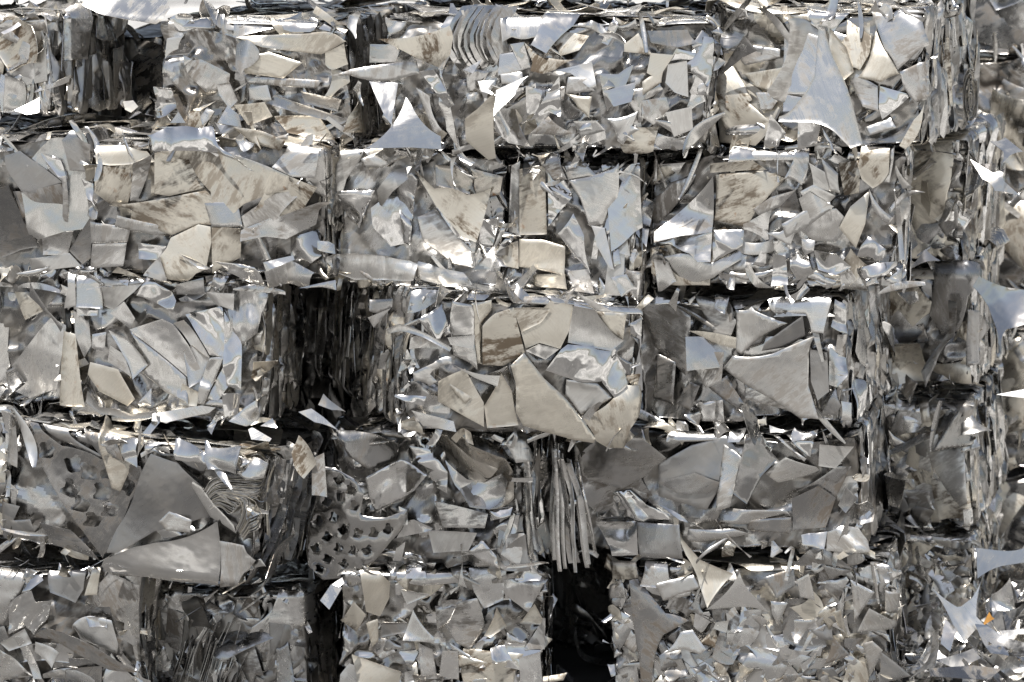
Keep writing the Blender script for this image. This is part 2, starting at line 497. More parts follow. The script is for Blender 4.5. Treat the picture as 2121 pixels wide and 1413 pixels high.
STYLE = {           # size range, tilt, fold strength, number of folds
    'mixed': (0.06, 0.30, 0.035, 0.11, 3), 'flat': (0.11, 0.44, 0.026, 0.07, 3), 'shard': (0.05, 0.20, 0.07, 0.18, 2),
    'foil': (0.04, 0.11, 0.20, 0.40, 3), 'slab': (0.11, 0.44, 0.03, 0.10, 3), 'tiny': (0.04, 0.14, 0.13, 0.22, 2),
}
def fill_front(b, k='F', style=None, cover=3.2, named=55, region=None):
    f = b.face(k)
    lo, hi, tl, fo, nf = STYLE[style or b.style]
    u0, u1, v0, v1 = region or (-f.w / 2, f.w / 2, -f.h / 2, f.h / 2)
    A, target, sizes = 0.0, cover * b.dens * (u1 - u0) * (v1 - v0), []
    while A < target:
        z = lo + (hi - lo) * (RNG.beta(1.3, 1.9) if RNG.random() < 0.8 else RNG.beta(0.8, 4))
        sizes.append(z); A += 0.45 * z * z
    sizes.sort(reverse=True)
    UV = RNG.uniform((u0, v0), (u1, v1), (len(sizes), 2)); sz = np.array(sizes); hid = np.zeros(len(sizes), bool)
    if k == 'F':                                          # leave the pieces traced from the photograph uncovered
        for q in b.traced:
            hid |= inside(UV, q) | (edge_dist(UV, q) < 0.33 * sz)
        hid &= RNG.random(len(sizes)) < 0.97
    for i, z in enumerate(sizes):
        u, v = UV[i]
        t = i / len(sizes)
        if hid[i]: continue
        o = outline([(x + u, y + v) + tuple(r) for x, y, *r in offcut(z)], max(0.007, z / 7))
        cu = []
        if RNG.random() < 0.09:
            cu = [(RNG.uniform(0, 6.28), RNG.uniform(0.0, 0.3) * z, RNG.uniform(0.008, 0.03) * RNG.choice([1, 1, -1]), RNG.uniform(0.5, 2.2))]
        elif RNG.random() < 0.6:                          # edges pressed under or sprung up a little
            cu = [(RNG.uniform(0, 6.28), RNG.uniform(0.05, 0.3) * z, RNG.uniform(0.02, 0.07) * RNG.choice([1, 1, -1]), RNG.uniform(0.15, 0.8))]
        big = i < named
        mt = RNG.choice(b.mats)
        lm = RNG.uniform(.07, .14) if z < 0.15 else RNG.uniform(.10, .26); dr = (lm * RNG.uniform(.015, .055), lm, RNG.uniform(0, 6.28)) if RNG.random() < (0.85 if mt == GLOSS else 0.5) else None
        b.piece(k, o, max(0.008, z / 6), mt, 'sheet_offcut' if big else None, back=big or bool(cu),
                tilt=RNG.normal(0, tl, 2) + (0, b.lean), base=RNG.uniform(-0.004, 0.006) + 0.002 * t, curv=(RNG.uniform(0, 3.14), RNG.normal(0, 0.5)),
                folds=fold_set(RNG.integers(0, nf + 1), z, fo), curls=cu, press=0.006 if RNG.random() < 0.9 else None, drape=dr, clip=None if RNG.random() < 0.12 else RNG.uniform(0.0, 0.012))
def fill_folds(b, k='R', cover=1.5, named=22, rough=1.0, mats=None, region=None):
    """upright crumpled folds: what a bale shows on the side the press closed"""
    f = b.face(k)
    mats = mats or [CRUSH, SATIN, GLOSS, STAIN, CRUSH]
    u0, u1 = region or (-f.w / 2, f.w / 2)
    A, target, i = 0.0, cover * b.dens * (u1 - u0) * f.h, 0
    while A < target:
        hh, ww = RNG.uniform(0.05, 0.22), RNG.uniform(0.018, 0.085)
        if RNG.random() < 0.15: hh, ww = hh * 1.3, ww * 2
        A += hh * ww; i += 1
        a = RNG.normal(0, 0.16)
        u, v = RNG.uniform(u0, u1), RNG.uniform(-f.h / 2, f.h / 2)
        j = lambda: RNG.uniform(-0.3, 0.3) * ww
        p = [(-ww / 2 + j(), -hh / 2 + j(), RNG.uniform(-.1, .1)), (ww / 2 + j(), -hh / 2 + j()), (ww / 2 + j(), hh / 2 + j(), RNG.uniform(-.1, .1)), (j(), hh / 2 + j())]
        p = [(x + u, y + v) + tuple(r) for x, y, *r in rot2(p, a)]
        tu = RNG.normal(0, 0.38 * rough)
        b.piece(k, outline(p, 0.016), 0.013, RNG.choice(mats), 'folded_strip' if i <= named else None, back=False,
                tilt=(tu, RNG.normal(0, 0.08)), base=RNG.uniform(-0.006, 0.006), press=0.010, folds=fold_set(RNG.integers(0, 3), ww, 0.7 * rough, 0.003, vert=0.0) + fold_set(1, hh, 0.15, 0.008))
def fill_top(b, n=70, named=14, k='T', hang=0.25):
    f = b.face(k)
    for i in range(int(n * b.dens)):
        z = RNG.uniform(0.07, 0.22)
        u = RNG.uniform(-f.w / 2, f.w / 2); v = -f.h / 2 + f.h * RNG.beta(0.9, 1.6)
        o = outline([(x + u, y + v) + tuple(r) for x, y, *r in offcut(z)], 0.02)
        b.piece(k, o, 0.02, RNG.choice([SATIN, BRUSH, GLOSS, STAIN]), 'top_sheet' if i < named else None, clip=None if RNG.random() < 0.2 else RNG.uniform(-0.02, 0.01), tilt=RNG.normal(0, 0.06, 2), base=RNG.uniform(0, 0.016),
                folds=fold_set(RNG.integers(0, 3), z, 0.12), curls=[(RNG.uniform(0, 6.28), 0.2 * z, RNG.uniform(0.02, 0.06), 1.0)] if RNG.random() < 0.3 else [])
def fill_edges(b, n=45, named=14):
    """ragged little pieces, curls and slivers along the edges of the front"""
    f = b.F
    for i in range(int(n * b.dens * b.W / 0.7)):
        z = RNG.uniform(0.025, 0.075)
        side = RNG.choice(4, p=[0.36, 0.34, 0.15, 0.15])
        if side < 2: u, v = RNG.uniform(-f.w / 2, f.w / 2), (f.h / 2 - RNG.uniform(-0.012, 0.02)) * (1 if side == 0 else -1)
        else: u, v = (f.w / 2 - RNG.uniform(-0.01, 0.02)) * (1 if side == 2 else -1), RNG.uniform(-f.h / 2, f.h / 2)
        kind = RNG.choice(['strip', 'quad', 'spike', 'tri', 'strip'])
        o = outline([(x + u, y + v) + tuple(r) for x, y, *r in offcut(z, kind)], 0.008)
        b.piece('F', o, 0.009, RNG.choice([SATIN, GLOSS, BRUSH, STAIN]), 'edge_scrap' if i < named else None, nowrap=True, tilt=RNG.normal(0, 0.2, 2), base=RNG.uniform(-0.006, 0.006),
                folds=fold_set(2, z, 0.4, 0.004), curls=[(RNG.uniform(0, 6.28), RNG.uniform(-0.1, 0.2) * z, RNG.uniform(0.006, 0.03) * RNG.choice([1, 1, -1]), RNG.uniform(0.8, 3.0))])
def slivers(b, n=14):
    """thin springy ribbons that have worked loose but are still held by the bale"""
    f = b.F
    for i in range(int(n * b.W / 0.7)):
        L, w = RNG.uniform(0.08, 0.2), RNG.uniform(0.002, 0.006)
        u, v = RNG.uniform(-f.w / 2, f.w / 2), RNG.choice([-1, 1]) * f.h / 2 * RNG.uniform(0.7, 1.0)
        p = rot2([(-L / 2, -w, RNG.uniform(-.15, .15)), (L / 2, -w * .5), (L / 2, w * .5, RNG.uniform(-.02, .02)), (-L / 2, w)], RNG.uniform(0, 6.28))
        o = outline([(x + u, y + v) + tuple(r) for x, y, *r in p], 0.008)
        b.piece('F', o, 0.02, RNG.choice([SATIN, BRUSH]), None, nowrap=True, tilt=RNG.normal(0, 0.2, 2), base=RNG.uniform(0.012, 0.03), curls=[(RNG.uniform(0, 6.28), RNG.uniform(-0.02, 0.05), RNG.uniform(0.02, 0.08), 2.5)])
def ribbon(b, k, pts, depth, name, mat=SATIN, w0=0.012, th=0.0014, step=0.006, parent=True):
    """a sheet seen on its edge: a curve in the face, run back into the bale; pts in (u, v)"""
    f_ = b.face(k)
    P = np.clip(np.array(pts, float), (-f_.w / 2, -f_.h / 2 - .01), (f_.w / 2 + .02, f_.h / 2 + .02))
    for _ in range(2):                                  # corner cutting for a springy curve
        Q = np.repeat(P, 2, 0); Q[1:-1:2] = P[:-1] * .75 + P[1:] * .25; Q[2::2] = P[:-1] * .25 + P[1:] * .75; P = Q[:]
        P = np.concatenate([P[:1], P[1:-1], P[-1:]])
    d = np.r_[0, np.cumsum(np.hypot(*np.diff(P, axis=0).T))]
    t = np.linspace(0, d[-1], max(4, int(d[-1] / step)))
    P = np.column_stack([np.interp(t, d, P[:, 0]), np.interp(t, d, P[:, 1])])
    n = len(P); m = 3
    w = np.linspace(w0, w0 - depth, m)
    wob = 0.002 * np.sin(np.linspace(0, RNG.uniform(3, 9), n) + RNG.uniform(0, 6))
    Q = np.concatenate([np.column_stack([P, wi + wob]) for wi in w])
    a = np.arange((n - 1) * (m - 1)); a = (a // (n - 1)) * n + a % (n - 1)
    T = np.concatenate([np.stack([a, a + 1, a + n + 1], 1), np.stack([a, a + n + 1, a + n], 1)])
    X = b.warp(b.face(k).place(Q, 0.006))
    c = b.nparts.get(name, 0)
    if name is None or c >= 98: b.fill.sheet(X, T, mat, th); return
    b.nparts[name] = c + 1
    so = Soup(); so.sheet(X, T, mat, th); so.build(name, b.root)
def finish(b):
    if b.fill.n:
        o = b.fill.build('crushed_filling', b.root); o['kind'] = 'stuff'

# pieces traced from the photograph, put at their real depth on their own bale: crop number, then corners (x, y[, inward curve])
CROPS = {1: (0, 0, .42458), 2: (680, 0, .42458), 3: (1361, 0, .42458), 4: (0, 520, .35832), 5: (680, 520, .35832), 6: (1361, 520, .35832),
         7: (0, 820, .41966), 8: (680, 820, .41966), 9: (1361, 820, .41966)}
TONE = {'g': 0.02, 's': -0.10, 'w': -0.26, 'k': 0.16, 'n': 0.0, 'u': -0.04}
MATK = {'a': SATIN, 'g': GLOSS, 'd': STAIN, 'b': BRUSH, 'k': DULL, 'r': RUST, 'o': ORANGE}
def parse(txt):
    rows = []
    for ln in txt.strip().splitlines():
        ln = ln.strip()
        if not ln or ln[0] == '#': continue
        head, body = ln.split('|')
        h = head.split()
        x0, y0, sc = CROPS[int(h[1])]
        pts = []
        for tok in body.split():
            v = [float(q) for q in tok.split(',')]
            pts.append((x0 + v[0] * sc, y0 + v[1] * sc) + tuple(v[2:3]))
        rows.append((h[0], pts, h[2], h[3] if len(h) > 3 else 'a', h[4:]))
    return rows
def traced(b, pts, tone, mat, opt):
    """opt words: l<mm> lift, c<n> curvature, f<n> number of folds, F<x> fold strength, x<tilt sideways>, r<deg>:<mm>:<pos> rolled edge, h holes, R/L/T another face, N<name>"""
    k, lift, curv, nf, fa, tu, curls, holes, name, tv, dr = 'F', 0.0, None, 1, 0.07, None, [], (), 'sheet_offcut', TONE[tone], None
    for o in opt:
        c, v = o[0], o[1:]
        if c == 'l': lift = float(v) / 1000
        elif c == 'c': a, q = v.split(':'); curv = (math.radians(float(a)), float(q))
        elif c == 'f': nf = int(v)
        elif c == 'F': fa = float(v)
        elif c == 'x': tu = float(v)
        elif c == 'y': tv = float(v)
        elif c == 'r': a, q, p = v.split(':'); curls.append((math.radians(float(a)), float(p) / 1000, float(q) / 1000, 2.4))
        elif c in 'RLT': k = c
        elif c == 'N': name = v
        elif c == 'Z': dr = False
        elif c == 'W': dr = (float(v) / 1000, 0.10, RNG.uniform(0, 6.28))
    P = [b.pix(k, p[0], p[1]) + tuple(p[2:]) for p in pts]
    if k in 'RL':
        fw = b.face(k).w / 2
        P = [(min(max(p[0], -fw - .01), fw + .03),) + tuple(p[1:]) for p in P]
    o = outline(P, 0.010)
    if abs(area2(o)) < 2e-4: return
    size = math.sqrt(abs(area2(o)))
    ext = o.max(0) - o.min(0)
    hk = [o_ for o_ in opt if o_[0] == 'h']
    if hk: holes = [np.array([b.pix(k, *q) for q in ho]) for ho in HOLES[b.key + hk[0][1:]]]; holes = [ho for ho in holes if inside(ho, o).all() and edge_dist(ho, o).min() > 0.003]
    tu = RNG.normal(0, 0.02) if tu is None else tu
    lim = 0.055
    if not curls and dr is None and RNG.random() < 0.5: curls = [(RNG.uniform(0, 6.28), RNG.uniform(0.12, 0.32) * size, RNG.uniform(0.03, 0.10) * RNG.choice([1, -1]), RNG.uniform(0.15, 0.55))]
    if mat == 'g': dr = (0.0035, 0.10, RNG.uniform(0, 6.28)) if dr is None else dr
    elif mat in 'ab' and RNG.random() < 0.3 and dr is None: dr = (0.002, 0.15, RNG.uniform(0, 6.28))
    tv = math.copysign(min(abs(tv), lim / max(ext[1], .01)), tv)
    tu = math.copysign(min(abs(tu), lim / max(ext[0], .01)), tu)
    b.layer += 1
    if k == 'F': b.traced.append(o)
    b.piece(k, o, min(0.014, max(0.008, size / 9)), MATK[mat], name, th=0.0014, holes=holes, nowrap=lift >= 0.014, clip=0.001 if lift < 0.014 and k == 'F' else None, tilt=(tu, tv), base=0.014 + 0.0005 * b.layer + lift + 0.3 * max(abs(tv) * ext[1], abs(tu) * ext[0]) * (lift > 0),
            curv=curv or (RNG.uniform(0, 3.14), RNG.normal(0, 0.12)), folds=fold_set(nf, size, fa, 0.012), curls=curls, drape=dr)

TRACE = '''
B2 1 g d f1 | 480,690 740,735 780,790 560,790 490,780
B2 1 g d | 480,800 680,780 670,900 640,1000 560,990 475,930
B2 1 u b | 680,780 770,750,-.03 700,960 660,970
B2 1 u d f2 F.1 | 775,750 860,745,-.12 960,850 1000,940 840,960 775,940
B2 1 g a | 470,1190 640,1180 620,1300 460,1310
B2 1 g a | 460,1080 660,1100 640,1180 460,1190
B2 1 g b | 595,1040 850,1110,-.08 850,1160 580,1100
B2 1 s g f3 F.25 | 690,1180 830,1200 790,1270 700,1260
B2 1 g d f1 | 560,990 1020,950 1050,1050 1060,1115 960,1110 850,1150 660,1060 670,1010
B2 1 g d | 850,1160 975,1105 1030,1120 1035,1190 1010,1320 920,1360 830,1350 800,1250 830,1210
B2 1 g d | 1035,1190 1035,1120 1175,1130 1170,1270 1090,1310 1040,1340
B2 1 u a | 800,1250 830,1350 720,1340 760,1290
B2 1 g a c60:.5 f2 F.12 | 1180,1140 1500,1010 1600,960 1560,1090 1400,1180 1300,1170 1180,1190
B2 1 g d f1 F.12 c30:.3 | 1420,860 1580,890 1500,1010 1330,1090 1180,1140 1270,1000,-.1
B2 1 g d l4 f1 | 790,735 1180,800 1420,860 1415,930 1190,1020,.1 1120,1115 1065,1115,-.08 1030,960,-.06 930,800,-.05
B2 1 s a l3 | 1430,700 1580,700 1560,850 1440,860 1330,830
B2 1 g b l3 | 1100,1130 1350,960,.06 1530,870 1560,890,.05 1350,1090 1190,1140
B2 1 u a l4 | 1035,1120 1180,1130 1150,1000 1000,1010
B2 1 k g f3 F.3 l8 | 740,700 1000,690 1100,760 1290,830 1180,800 790,735
B2 1 k d l18 f2 F.2 y.3 | 1150,640 1440,660 1390,730 1230,720
B2 1 u d l24 c90:5 y0 Ncurled_strip | 1200,560 1240,555,.1 1290,740 1250,710
B2 1 s a l20 r60:30:20 | 1490,695 1530,630 1560,620 1560,670
B2 1 s g f3 F.3 | 1400,1180 1560,1120 1580,1250 1480,1330 1420,1290
B2 1 u a f2 F.25 | 1300,1330 1420,1280 1560,1330 1500,1380 1320,1390
B2 1 k g l10 | 1060,1280 1250,1310 1300,1370 1120,1340
B2 1 s g l8 y-.3 | 1290,1290 1440,1255 1450,1275 1310,1330
B2 1 s b l8 | 1570,1170 1600,1170 1640,1245 1570,1215
B2 4 s a l40 x.1 Nhanging_scrap | 1760,215 1980,160 1985,220 1900,205
B1 1 n k l4 f1 | 60,730 130,715 290,910,-.05 200,935 110,910 70,830,-.1
B1 1 n k f2 | 70,910 290,915 300,1100 260,1130 180,1030 110,1040
B1 1 k k x.1 | 0,900 60,880 120,1060 195,1190,.05 100,1200 0,1260
B1 1 n k l3 c0:1 | 320,700 370,665 430,710 420,870 330,860
B1 1 s a f2 F.2 | 200,1140 350,1140 320,1250 210,1230
B1 1 k k x-.1 | 330,1230 440,1060 430,1270 390,1300
B1 1 w g f3 F.3 | 200,740 300,800 320,900 280,880
B1 1 w g f3 F.3 | 380,900 440,930 440,1040 400,980
B1 1 u a f2 F.3 | 140,1240 330,1240 390,1310 150,1310
B1 1 k a l6 | 300,880 320,880 320,1100 290,1100
B1 1 u b l8 f2 F.15 c0:2 | 130,560 250,580 300,650 120,640
A2 1 s a y-.2 f1 | 1000,70 1230,70 1390,120 1160,180 1010,140
A2 1 u d f1 | 1160,180 1560,150,-.1 1700,200 1560,260 1300,230
A2 1 u a f1 | 900,290 970,280 1110,350 1100,420 1000,440 920,350
A2 1 u d | 1580,250 1690,210 1700,310 1640,330,-.2 1580,310
A2 1 u a f2 | 1180,360 1560,390 1540,430 1200,400
A2 1 k k l4 | 1350,450 1640,560 1690,580 1660,600 1420,530 1300,490
A2 1 g a l3 | 1050,400 1110,390 1150,480 1110,520 1060,450
A2 1 s g c0:3 f2 F.15 | 790,420 860,430 890,520 840,560 780,580 800,480
A2 1 s b | 1210,420 1320,410 1340,480 1210,480
A2 1 u d | 1350,560 1560,560 1640,680 1420,640
A2 1 u d f2 | 1130,500 1300,490 1340,560 1200,600
A2 1 k k | 1480,440 1660,480 1640,540 1500,500
A2 1 w a l18 F.35 f1 x.1 | 1155,210 1215,185,-.1 1280,230,-.15 1285,280,-.1 1210,325 1190,355 1150,320 1150,270
A2 1 u b l8 c0:6 | 830,180 900,160,.1 880,230,.1 830,280
A2 1 s a l5 | 900,260 940,280 910,310
A2 1 g d | 1170,280 1330,250 1480,300 1400,380 1200,350
A2 1 s a l12 Nhanging_scrap c90:4 | 1050,20 1090,20,.1 1120,150 1090,160
A3 2 s b l4 y-.15 | 860,0 960,0,.05 1060,110 1055,160 1000,165,-.1 900,170 850,200 840,90
A3 2 g d f1 F.15 | 1110,130 1250,160 1210,230 1130,260 1100,200
A3 2 g d l6 | 1420,200 1500,140 1540,220,.12 1600,255 1420,240
A3 2 u k | 1540,130 1740,135,.1 1790,200 1700,215 1560,190
A3 2 u a x.08 | 1100,340 1270,290 1310,430 1270,420 1180,350
A3 2 g d | 1150,455,.05 1290,470 1280,580 1220,530,.08
A3 2 g a f2 F.12 | 1310,350 1400,360,-.06 1470,310 1420,500 1370,550
A3 2 g b l5 | 1370,580,.08 1520,550 1500,620 1540,640,.1 1460,710 1430,690,.1
A3 2 g a | 1215,700 1290,640,.06 1350,620,-.1 1370,680 1290,710
A3 2 g a | 1060,450 1160,420 1150,500 1060,540
A3 2 g a | 1170,370 1260,370 1300,440 1160,460
A3 2 g b x.1 l5 | 1650,300 1740,280 1760,470 1690,450 1640,400
A3 2 u a | 1530,500 1650,480 1670,540 1600,620 1540,580
A3 2 g d l5 | 1520,400 1640,300,.06 1620,400 1530,470
A3 2 k g c0:3 l6 | 840,540 930,540,.06 1010,720 900,700 840,640
A3 2 g a | 1200,600 1320,590 1370,640 1240,680
A3 2 g d l8 | 960,190 1000,230,.1 1090,270,.05 1210,270,.08 1110,330 1050,360 990,350 1000,300
A3 2 k g l2 | 890,210 960,190 990,330 950,350
A3 2 u a | 840,270 930,250 950,350 840,380
A3 2 s a | 850,370 950,360 960,430 860,420
A3 2 u g c0:3 | 970,430 1050,450 1030,560 980,580
A3 2 s g f2 F.3 | 1130,360 1000,600 1080,560 1140,580
A3 2 g a l6 | 1000,660 1080,580,.08 1210,660 1140,670
A3 2 s g f2 F.25 | 1220,620 1330,590 1300,640 1210,660
A3 2 u a l3 | 1340,440 1490,400 1480,500 1400,520
A3 2 g d | 1560,240 1680,250 1600,380 1540,350
A3 2 g b | 1650,560 1780,520 1790,640 1700,680
A3 2 n a l12 x-.2 c20:3 | 100,290 330,210 360,250 340,310 140,330
A3 2 g d l34 x-.12 c40:1.5 | 270,180,.05 600,110,-.05 620,170 610,260 550,330 470,290 330,210
A3 2 g b l22 x-.1 | 0,370,.05 140,340 440,300 450,370 330,400,-.06 140,370
A3 2 w g l26 y-.5 x-.1 | 220,395 350,415 330,600 300,560
A3 2 u b l14 | 560,340 600,480 640,730 580,640,.08 545,520
A3 2 g a l10 x.3 | 430,440 500,480,.1 560,640 520,660
A3 2 s a l16 | 680,340 760,290 725,360
A3 2 u g x.4 c0:3 l8 | 450,360 530,340 640,520 600,540
A3 2 k a x-.4 | 690,330 800,360 760,460 700,460
A3 2 w a l14 y-.4 | 750,400 830,400 800,440 840,470 770,450
A3 2 w b l30 y-.5 x.15 | 840,440 985,365,.1 930,460 840,560
A3 2 g d l40 y.04 x-.1 Nhanging_scrap | 835,440 840,770 800,780 690,690 695,580 760,530
B3 2 u b f2 | 0,735 180,740 170,790 100,900 70,1010 20,960
B3 2 k g f2 F.15 | 20,960 180,960 240,960 150,1130 100,1080
B3 2 n g f1 c0:1.5 | 215,1040 330,960 420,1000 380,1180 300,1200 220,1120
B3 2 k g l3 | 340,920 420,870 450,900 420,1000 390,1190 360,1180
B3 2 n b f2 F.1 | 430,1060 520,1020 700,1200 720,1310 600,1280 450,1160
B3 2 n r | 700,830 860,850 840,930 720,950
B3 2 u r l2 | 530,830 680,830 710,880 690,940 530,920
B3 2 k g | 740,1050 840,1030 800,1200 720,1300
B3 2 k g l6 | 500,980 620,1060 700,1180 640,1160
B3 2 w b l14 c65:-5 Z | 250,960 330,860,.03 450,830 620,770 550,800,.05 440,870 330,960 260,1040
B3 2 w b l16 c80:-6 Z | 170,790,-.05 360,740 390,770,-.05 280,850 190,840
B3 2 g d l30 f1 F.2 | 440,850 530,930,-.1 680,940,.05 805,900 720,1150,.03 650,1130 530,1000
B3 5 w b l14 c90:-5.5 y-.12 f2 F.14 W3 | 50,20 250,15 470,40 510,60 490,160 150,165 60,130
B3 5 w b l10 c80:-4.5 y-.12 F.16 f2 W3.5 | 510,45 780,120,-.05 850,220 950,275 700,210 500,150
B3 2 u a l20 c90:6 y-.1 Ncurled_strip | 610,790 640,780,.1 620,900 630,910,-.1
B3 2 s a l30 y-.3 c90:4 Nhanging_scrap | 450,730 490,730,.06 470,830 440,850
P3 2 u b | 880,800 930,790 930,1130 860,1100 870,960
P3 2 g d l2 | 935,820 1080,810 1080,1130 930,1130
P3 2 u g f2 F.12 | 1090,800 1170,880 1200,950 1130,1030 1090,1090
P3 2 n b f1 F.08 | 1180,870 1270,850 1410,800 1415,1000 1350,1120 1270,1100 1230,960
P3 2 u b | 1170,810 1260,800 1340,890 1410,890 1270,850 1180,870
P3 2 u a x.1 | 1280,1100 1350,1120 1410,1310 1380,1300 1310,1200,.05
P3 2 s g c0:2 f1 | 1130,1130,.05 1200,1030 1250,1150,.05 1280,1330 1200,1250
P3 2 u d | 840,1180 920,1160 930,1310 830,1280
P3 2 u a | 860,1100 900,1000 940,1140 860,1130
P3 2 g d l3 | 930,1150 1060,1160 1160,1200 1150,1350 930,1300
P3 2 g d | 1000,1350 1150,1340 1150,1413 1000,1413
P3 5 s g f3 F.3 | 1650,140 1750,120 1800,200 1720,240
P3 5 u a f2 F.2 | 1380,120 1500,100 1530,230 1400,230
P3 5 s g f3 F.3 | 960,180 1050,160 1060,240 980,250
P3 2 k k l10 | 1040,790 1150,790 1180,870 1120,870,.05
B4 2 s g f3 F.15 l14 y-.12 | 1440,870 1600,960 1565,1215 1500,1120 1480,1000
B4 3 g a | 250,750 740,740 760,790 250,780
B4 3 k d l4 | 240,790 470,790 540,830 240,830
B4 3 g d | 270,840 520,835 640,870 560,930 470,1000 420,1090 270,1050
B4 3 g a l3 | 0,1130 260,840 265,1050 265,1110 130,1140 0,1190
B4 3 k a c45:-3 | -60,1000 60,860 180,830 60,1020 -20,1120
B4 3 s g f1 l4 | 0,1190 130,1130,-.05 265,1110 270,1280 210,1285 170,1240,-.05 80,1195
B4 3 g b c70:-2 f1 | 30,1270 170,1230 270,1290 400,1190 410,1260 280,1370,-.05 130,1400
B4 3 s g f2 F.1 | 265,1100 410,1100 410,1180 280,1280
B4 3 g a | -10,1280 60,1290 100,1390 0,1413
B4 3 g a f1 F.2 | 450,1000 550,950 690,920 600,990 480,1030
B4 3 g a f1 F.2 l2 | 740,1010 890,1010 960,1080 880,1170 760,1160 700,1110
B4 3 g b l8 | 710,930 780,900 890,950 850,990 740,1000
B4 3 g b l10 | 600,1070 710,1020,-.03 860,980 870,1010 720,1100 620,1140
B4 3 g b l8 | 760,800 850,850 870,930 780,920,.05
B4 3 g b l10 | 820,780 900,850,.04 910,940 860,930
B4 3 g d l6 | 900,800 1000,790 1000,940 930,950
B4 3 g d l6 | 960,1000 1050,930 1030,1080 980,1200 900,1100
B4 3 u a l5 c90:3 | 700,740 760,760,-.1 720,900,.1 630,870,.05
B4 3 g b l9 | 700,960 760,930 880,1000 730,1060
B4 3 g d c45:-2 | 1000,760 1130,750 1130,850,-.1 1060,920 1010,880,-.1
B4 3 k g c70:-5 | 970,1270 1030,1130 1130,1200 1110,1260
B4 3 g a l8 | 1045,920,.08 1160,1050 1140,1080,-.08 1060,1000
B4 3 s a l26 Nhanging_scrap | 1170,990 1190,985 1220,1240 1195,1240
B4 3 g g F.3 f3 | 700,1150 770,1160 760,1210 700,1240
B4 3 s g F.35 f3 | 640,1200 720,1220 760,1330 680,1370 640,1300
B4 3 g g F.35 f3 | 760,1210 880,1230 950,1300 870,1340 780,1310
B4 3 u g F.35 f3 | 560,1210 620,1230 640,1380 560,1390
B4 3 s g F.3 f3 | 970,1310 1100,1270 1200,1260 1150,1330 1000,1370
B4 3 u b l4 c30:2 | 590,1110 690,1060 640,1180 520,1110
A4 3 s a | 630,140 700,110 810,150 820,280 740,440,-.06 570,415 620,330
A4 3 s d | 940,60 1060,150,-.05 1050,250 1010,320 960,300 900,200 940,140
A4 3 s a f1 | 1060,20 1310,40 1330,200 1200,320,.04 1130,220 1080,90
A4 3 s d l5 | 1080,95,.06 1130,220 1210,340,.05 1120,380 1000,360,.06 1060,250
A4 3 g d l4 F.12 f1 c90:-2.5 | 270,390 330,265 420,390 460,470 440,480 560,600,-.1 540,640 320,640,-.05 290,500
A4 3 s g c90:-4 | 310,600 480,590 560,610 540,650 320,655
A4 3 s a | 410,200 610,210 610,250 430,300 410,280
A4 3 u d f1 | 420,340 620,300,-.05 560,420 480,400
A4 3 u a f1 F.1 | 990,340 1100,400 1110,520 1030,500 960,380
A4 3 s g f2 F.15 | 1110,400 1280,440 1230,480 1130,560 1110,500
A4 3 u a f1 F.1 l3 | 1210,330 1340,270 1360,430 1290,480 1230,400
A4 3 s a y-.2 | 1040,600 1170,550 1200,600 1060,640
A4 3 k g f2 F.25 l6 | 700,570 760,550 820,600 800,680 700,700
A4 3 u d l14 x.1 c0:3 Ncurled_strip | 1220,690 1290,560,.1 1340,470 1330,560,-.1 1250,710
A4 3 k g l6 c0:2 | 560,540 640,640 600,690 520,700
A4 3 w g l8 y-.4 | 230,185 310,180 330,260 240,260
A4 3 u a | 620,440 720,460 700,530 620,530
A4 3 u d f2 | 860,100 940,200 980,330 900,400 850,300
A4 3 g a f1 F.1 | 480,430 620,430 560,520 500,520
A4 3 k k l30 x.2 y.1 Nhanging_scrap | 455,160 520,220 440,260 350,330 300,365 370,270
A4 3 w b l45 f1 F.08 y-.14 Z Nhanging_triangle | 820,90 850,95,.02 890,240 960,400 1050,670 990,690 910,620,.06 800,570 620,560 625,535,.1 720,460,.04 800,330
C2 4 u b | 445,170 590,150 600,360 445,350
C2 4 g b l2 c30:-1 | 590,150 860,165 780,260 660,370 600,350
C2 4 s g l8 F.35 f2 | 860,165 990,250 1020,310 1000,380 830,290 800,280
C2 4 u k l22 | 1025,205 1190,155 1185,270 1025,270
C2 4 u a l14 | 1180,255 1355,270 1345,375 1230,330
C2 4 s g f2 F.15 W4 | 1350,230 1510,200 1520,260 1480,500 1400,560 1330,480 1290,380 1360,260
C2 4 u a | 640,390 720,320 780,420 755,480
C2 4 u a l2 | 750,480 930,420 990,450 1080,560 1190,720 1090,720 800,520
C2 4 u b l4 | 990,440 1050,420 1210,620 1190,690 1090,560
C2 4 u g f1 F.12 | 1050,400 1270,350 1300,620 1210,610 1100,470
C2 4 u b l2 | 750,490 1080,720 1110,860 960,790 800,680
C2 4 s b l9 | 640,480 740,520,-.03 865,655 790,725,.05 740,620
C2 4 g b l6 | 650,560 720,600 790,720 640,640
C2 4 u a l3 | 1050,590 1100,560 1210,630 1170,740 1110,770
C2 4 u b l5 c0:1 | 1215,620 1300,620 1210,860 1170,850 1170,740
C2 4 s g | 1300,660 1340,770 1290,840 1220,830
C2 4 s g f3 F.3 l4 W5 | 1290,380 1400,560 1430,780 1340,760 1310,640
C2 4 u d | 1060,750 1170,800 1160,870 1050,860
C2 4 g d f2 | 540,640 700,680 800,830 760,870 600,790 530,700
C2 4 u a x.08 | 420,370 520,440 540,560 500,620 440,500
C2 4 s g | 445,360 575,370 570,400 450,400
C2 4 u a l4 | 545,500 625,490 620,590 545,570
C2 4 u d c0:2 | 360,480 440,500 520,870 360,860
C2 4 g b x-.1 | 400,170 440,160 440,340 390,360
C2 4 g g F.3 f3 l4 | 1310,800 1440,790 1420,910 1340,930
C2 4 u g F.3 f3 l4 | 820,850 890,770 900,860 830,870
